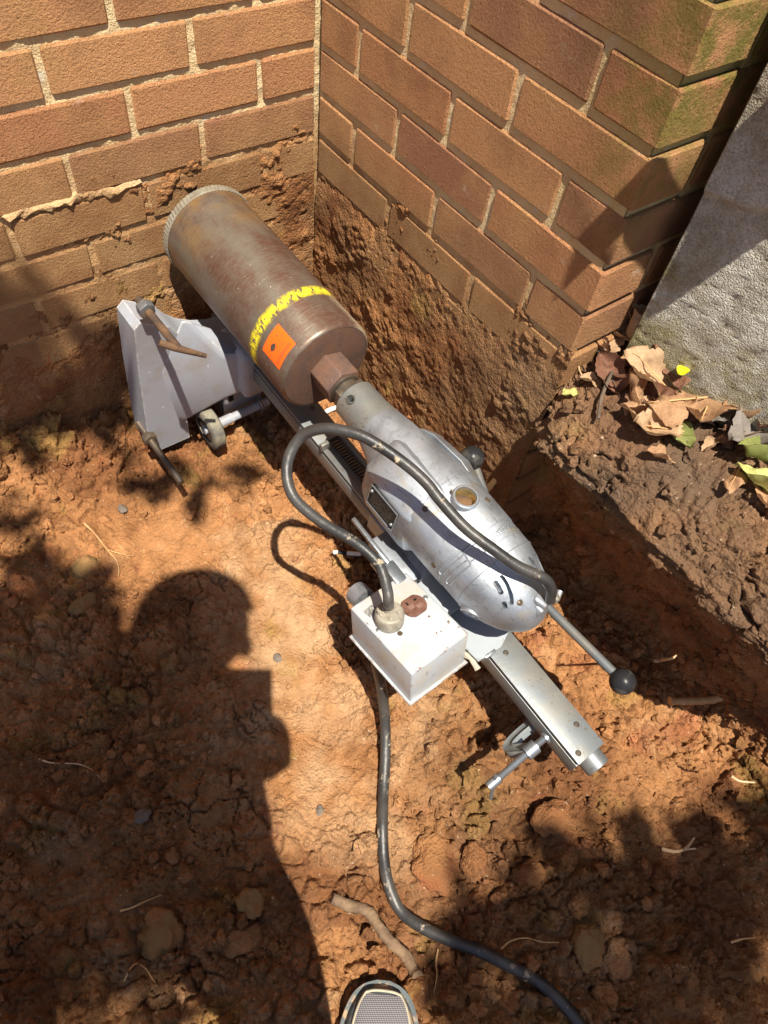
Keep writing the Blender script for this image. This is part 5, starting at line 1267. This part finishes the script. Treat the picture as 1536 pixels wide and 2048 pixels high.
# shoes
def shoe(toe, ang_off, par):
    f = (Matrix.Rotation(ang_off, 3, 'Z') @ FW); r = V((f.y, -f.x, 0))
    prof_ = [(0, .004, .022), (.006, .022, .030), (.018, .036, .038), (.038, .0455, .046), (.065, .0515, .055), (.095, .054, .066), (.13, .052, .082), (.165, .045, .098), (.20, .039, .105), (.24, .037, .100), (.27, .033, .098), (.288, .02, .085), (.293, .004, .06)]
    P_ = catmull([V(q) for q in prof_], 4); prof_ = [(max(0, q.x), max(.003, q.y * .93), q.z) for q in P_]
    def loft_s(z0f, scale_w, top, lo, a0=0, a1=math.pi, mat='shoerim', name='upper', i0=0, i1=None, off=0.0, seg=20):
        b = bmesh.new(); rings = []
        for (t, hw, h) in prof_[i0:i1]:
            ring = []
            for k in range(seg + 1):
                a = a0 + (a1 - a0) * k / seg; ca, sa = math.cos(a), math.sin(a)
                x = (abs(ca) ** .75) * (1 if ca > 0 else -1) * (hw + off) * scale_w; z = lo + (h * top - lo) * (abs(sa) ** .7) + off
                ring.append(b.verts.new(toe - PO - f * t + r * x + V((0, 0, z))))
            rings.append(ring)
        for p, q in zip(rings[:-1], rings[1:]):
            for k in range(seg): b.faces.new((p[k], q[k], q[k + 1], p[k + 1]))
        return part(name, b, M[mat], par, True, 70)
    sh = loft_s(0, 1.0, 1.0, .016, name='shoe_upper')
    b = bmesh.new(); ol = [(t, hw + .0045) for t, hw, h in prof_]; poly = [toe - PO - f * (t - .004) + r * w_ for t, w_ in ol] + [toe - PO - f * (t - .004) - r * w_ for t, w_ in reversed(ol)]
    lo_ = [b.verts.new(p + V((0, 0, .0))) for p in poly]; hi_ = [b.verts.new(p + V((0, 0, .020))) for p in poly]; b.faces.new(lo_); b.faces.new(hi_)
    for k in range(len(poly)): b.faces.new((lo_[k], lo_[(k + 1) % len(poly)], hi_[(k + 1) % len(poly)], hi_[k]))
    bmesh.ops.recalc_face_normals(b, faces=b.faces); part('sole', b, M['shoerim'], sh, True, 50)
    pn_ = loft_s(0, .86, 1.0, .030, R_(28), R_(152), 'shoemesh', 'mesh_panel', 6, 33, .0012); pn_.parent = sh
    edge_pts = []
    for side in (1, -1):
        seq = prof_[6:33:3]; seq = seq if side == 1 else seq
        row = []
        for t, hw, h in seq:
            a = R_(28) if side == 1 else R_(152); ca, sa = math.cos(a), math.sin(a)
            row.append(toe - PO - f * t + r * ((abs(ca) ** .75) * side * (hw + .0012) * .86) + V((0, 0, .030 + (h - .030) * (abs(sa) ** .7) + .0012)))
        edge_pts.append(row)
    t, hw, h = prof_[6]; arc = []
    for k in range(9):
        a = R_(28 + 124 * k / 8); ca, sa = math.cos(a), math.sin(a); arc.append(toe - PO - f * (t - .004 * math.sin(math.pi * k / 8)) + r * ((abs(ca) ** .75) * (1 if ca > 0 else -1) * (hw + .0012) * .86) + V((0, 0, .030 + (h - .030) * (abs(sa) ** .7) + .0012)))
    bb_ = bmesh.new(); tube(bb_, catmull(list(reversed(edge_pts[0])) + arc[1:-1] + edge_pts[1], 3), .0016, 6); part('piping', bb_, simple('shoe_piping', (0.40, 0.36, 0.27), (0.3, 0.26, 0.19), 60, 0.8), sh)
    return sh
tr = onground(768, 1972, .02); tr = atz(768, 1968, gz(tr.x, tr.y, 0) + .03); tr.z = gz(tr.x, tr.y, 0) + .001
shoe(tr, R_(3), person)
shoe(pp3(-.09, -.29, .004), R_(12), person)
# phone
ph = tag(empty('phone', V(CAM) - V(ROT[2]) * .010 + V(ROT[1]) * .050), 'black smartphone held level at chest height', 'phone')
ph.rotation_euler = m.to_euler()
bm = bmesh.new(); bbox(bm, (0, 0, 0), (.076, .158, .008), bev=.003, seg=3); part('phone_body', bm, M['phone'], ph)
bm = bmesh.new(); bbox(bm, (0, 0, .0042), (.071, .150, .0008)); part('phone_screen', bm, M['plateblk'], ph, False)

# ================================================================== tree overhead, out of the frame: its leaves dapple the floor
tree = tag(empty('tree', (-1.5, -3.3, .45)), 'leafy tree overhanging the trench from behind the photographer', 'tree'); TO = V(tree.location)
rt = random.Random(11); lv, lf = [], []
def add_leaf(p, sz):
    q = Euler((rt.uniform(0, 6.28), rt.uniform(0, 6.28), rt.uniform(0, 6.28))).to_matrix(); k = len(lv)
    for x, y, z in ((0, -.5, 0), (.26, -.1, .05), (.2, .25, .04), (0, .55, 0), (-.2, .25, .04), (-.26, -.1, .05)): lv.append(tuple(p - TO + q @ V((x, y, z)) * sz))
    lf.append([k, k + 1, k + 2, k + 3, k + 4, k + 5])
cl_c = []
def cluster(g, r, n, t=3.0, sz=.085):
    c_ = g + SUN * t; cl_c.append(c_)
    for _ in range(n):
        while True:
            o_ = V((rt.uniform(-1, 1), rt.uniform(-1, 1), rt.uniform(-1, 1)))
            if o_.length < 1: break
        add_leaf(c_ + V((o_.x * r, o_.y * r, o_.z * r * 1.3)), sz * rt.uniform(.75, 1.25))
for u, v, r, n in ((1000, 1880, .10, 30), (1120, 1840, .11, 36), (1260, 1800, .12, 42), (1400, 1780, .12, 44), (1510, 1750, .13, 50), (930, 1990, .08, 20), (1080, 1950, .13, 55), (1240, 1930, .14, 60), (1400, 1920, .14, 60), (1530, 1880, .14, 60), (1530, 2060, .16, 60), (1300, 2080, .16, 60), (1100, 2080, .14, 50), (1500, 1600, .06, 16),
                   (30, 1180, .09, 36), (110, 1230, .08, 26), (-60, 1100, .12, 40), (0, 1300, .10, 36), (170, 1215, .05, 10), (370, 1000, .07, 10), (470, 950, .05, 5), (300, 940, .05, 6), (-40, 1400, .12, 40), (0, 1550, .12, 40), (90, 1500, .08, 16), (-20, 1720, .14, 44), (120, 1680, .08, 16), (0, 1880, .14, 44), (150, 1900, .12, 34), (60, 2030, .14, 40), (250, 1980, .09, 20)):
    cluster(atz(u, v, 0), r, n)
for u, v, r, n in ((40, 700, .08, 26), (130, 780, .09, 30), (215, 720, .05, 12), (60, 830, .08, 24), (-60, 760, .12, 36), (230, 830, .06, 14)): cluster(aty(u, v, 0), r, n)
for k in range(34):
    a = rt.uniform(0, 6.28); rr = rt.uniform(.3, 1.7); c_ = V((-1.9 + rr * math.cos(a), -3.6 + rr * math.sin(a) * .8, rt.uniform(2.9, 4.3))); cl_c.append(c_)
    for _ in range(40): add_leaf(c_ + V((rt.gauss(0, .2), rt.gauss(0, .2), rt.gauss(0, .16))), .09)
me = bpy.data.meshes.new('crown'); me.from_pydata(lv, [], lf); link('crown', me, M['tree'], tree)
bm = bmesh.new(); tube(bm, catmull([(0, 0, -.1), (.05, .03, .7), (-.05, .1, 1.6), (-.2, .0, 2.6), (-.3, -.15, 3.4)], 6), [.15 - .0045 * i for i in range(25)], 14); part('trunk', bm, M['bark'], tree)
for i, c_ in enumerate(cl_c):
    if i % 2: continue
    st = V((-.05 - .003 * (i % 40), .08, 1.5 + .03 * (i % 40))); en = c_ - TO; md_ = (st + en) / 2 + V((0, 0, .18))
    bm = bmesh.new(); tube(bm, catmull([st, md_, en], 5), [(.022 - .0018 * k) * (.28 if en.y > .45 else 1) for k in range(11)], 6); part('limb', bm, M['bark'], tree)
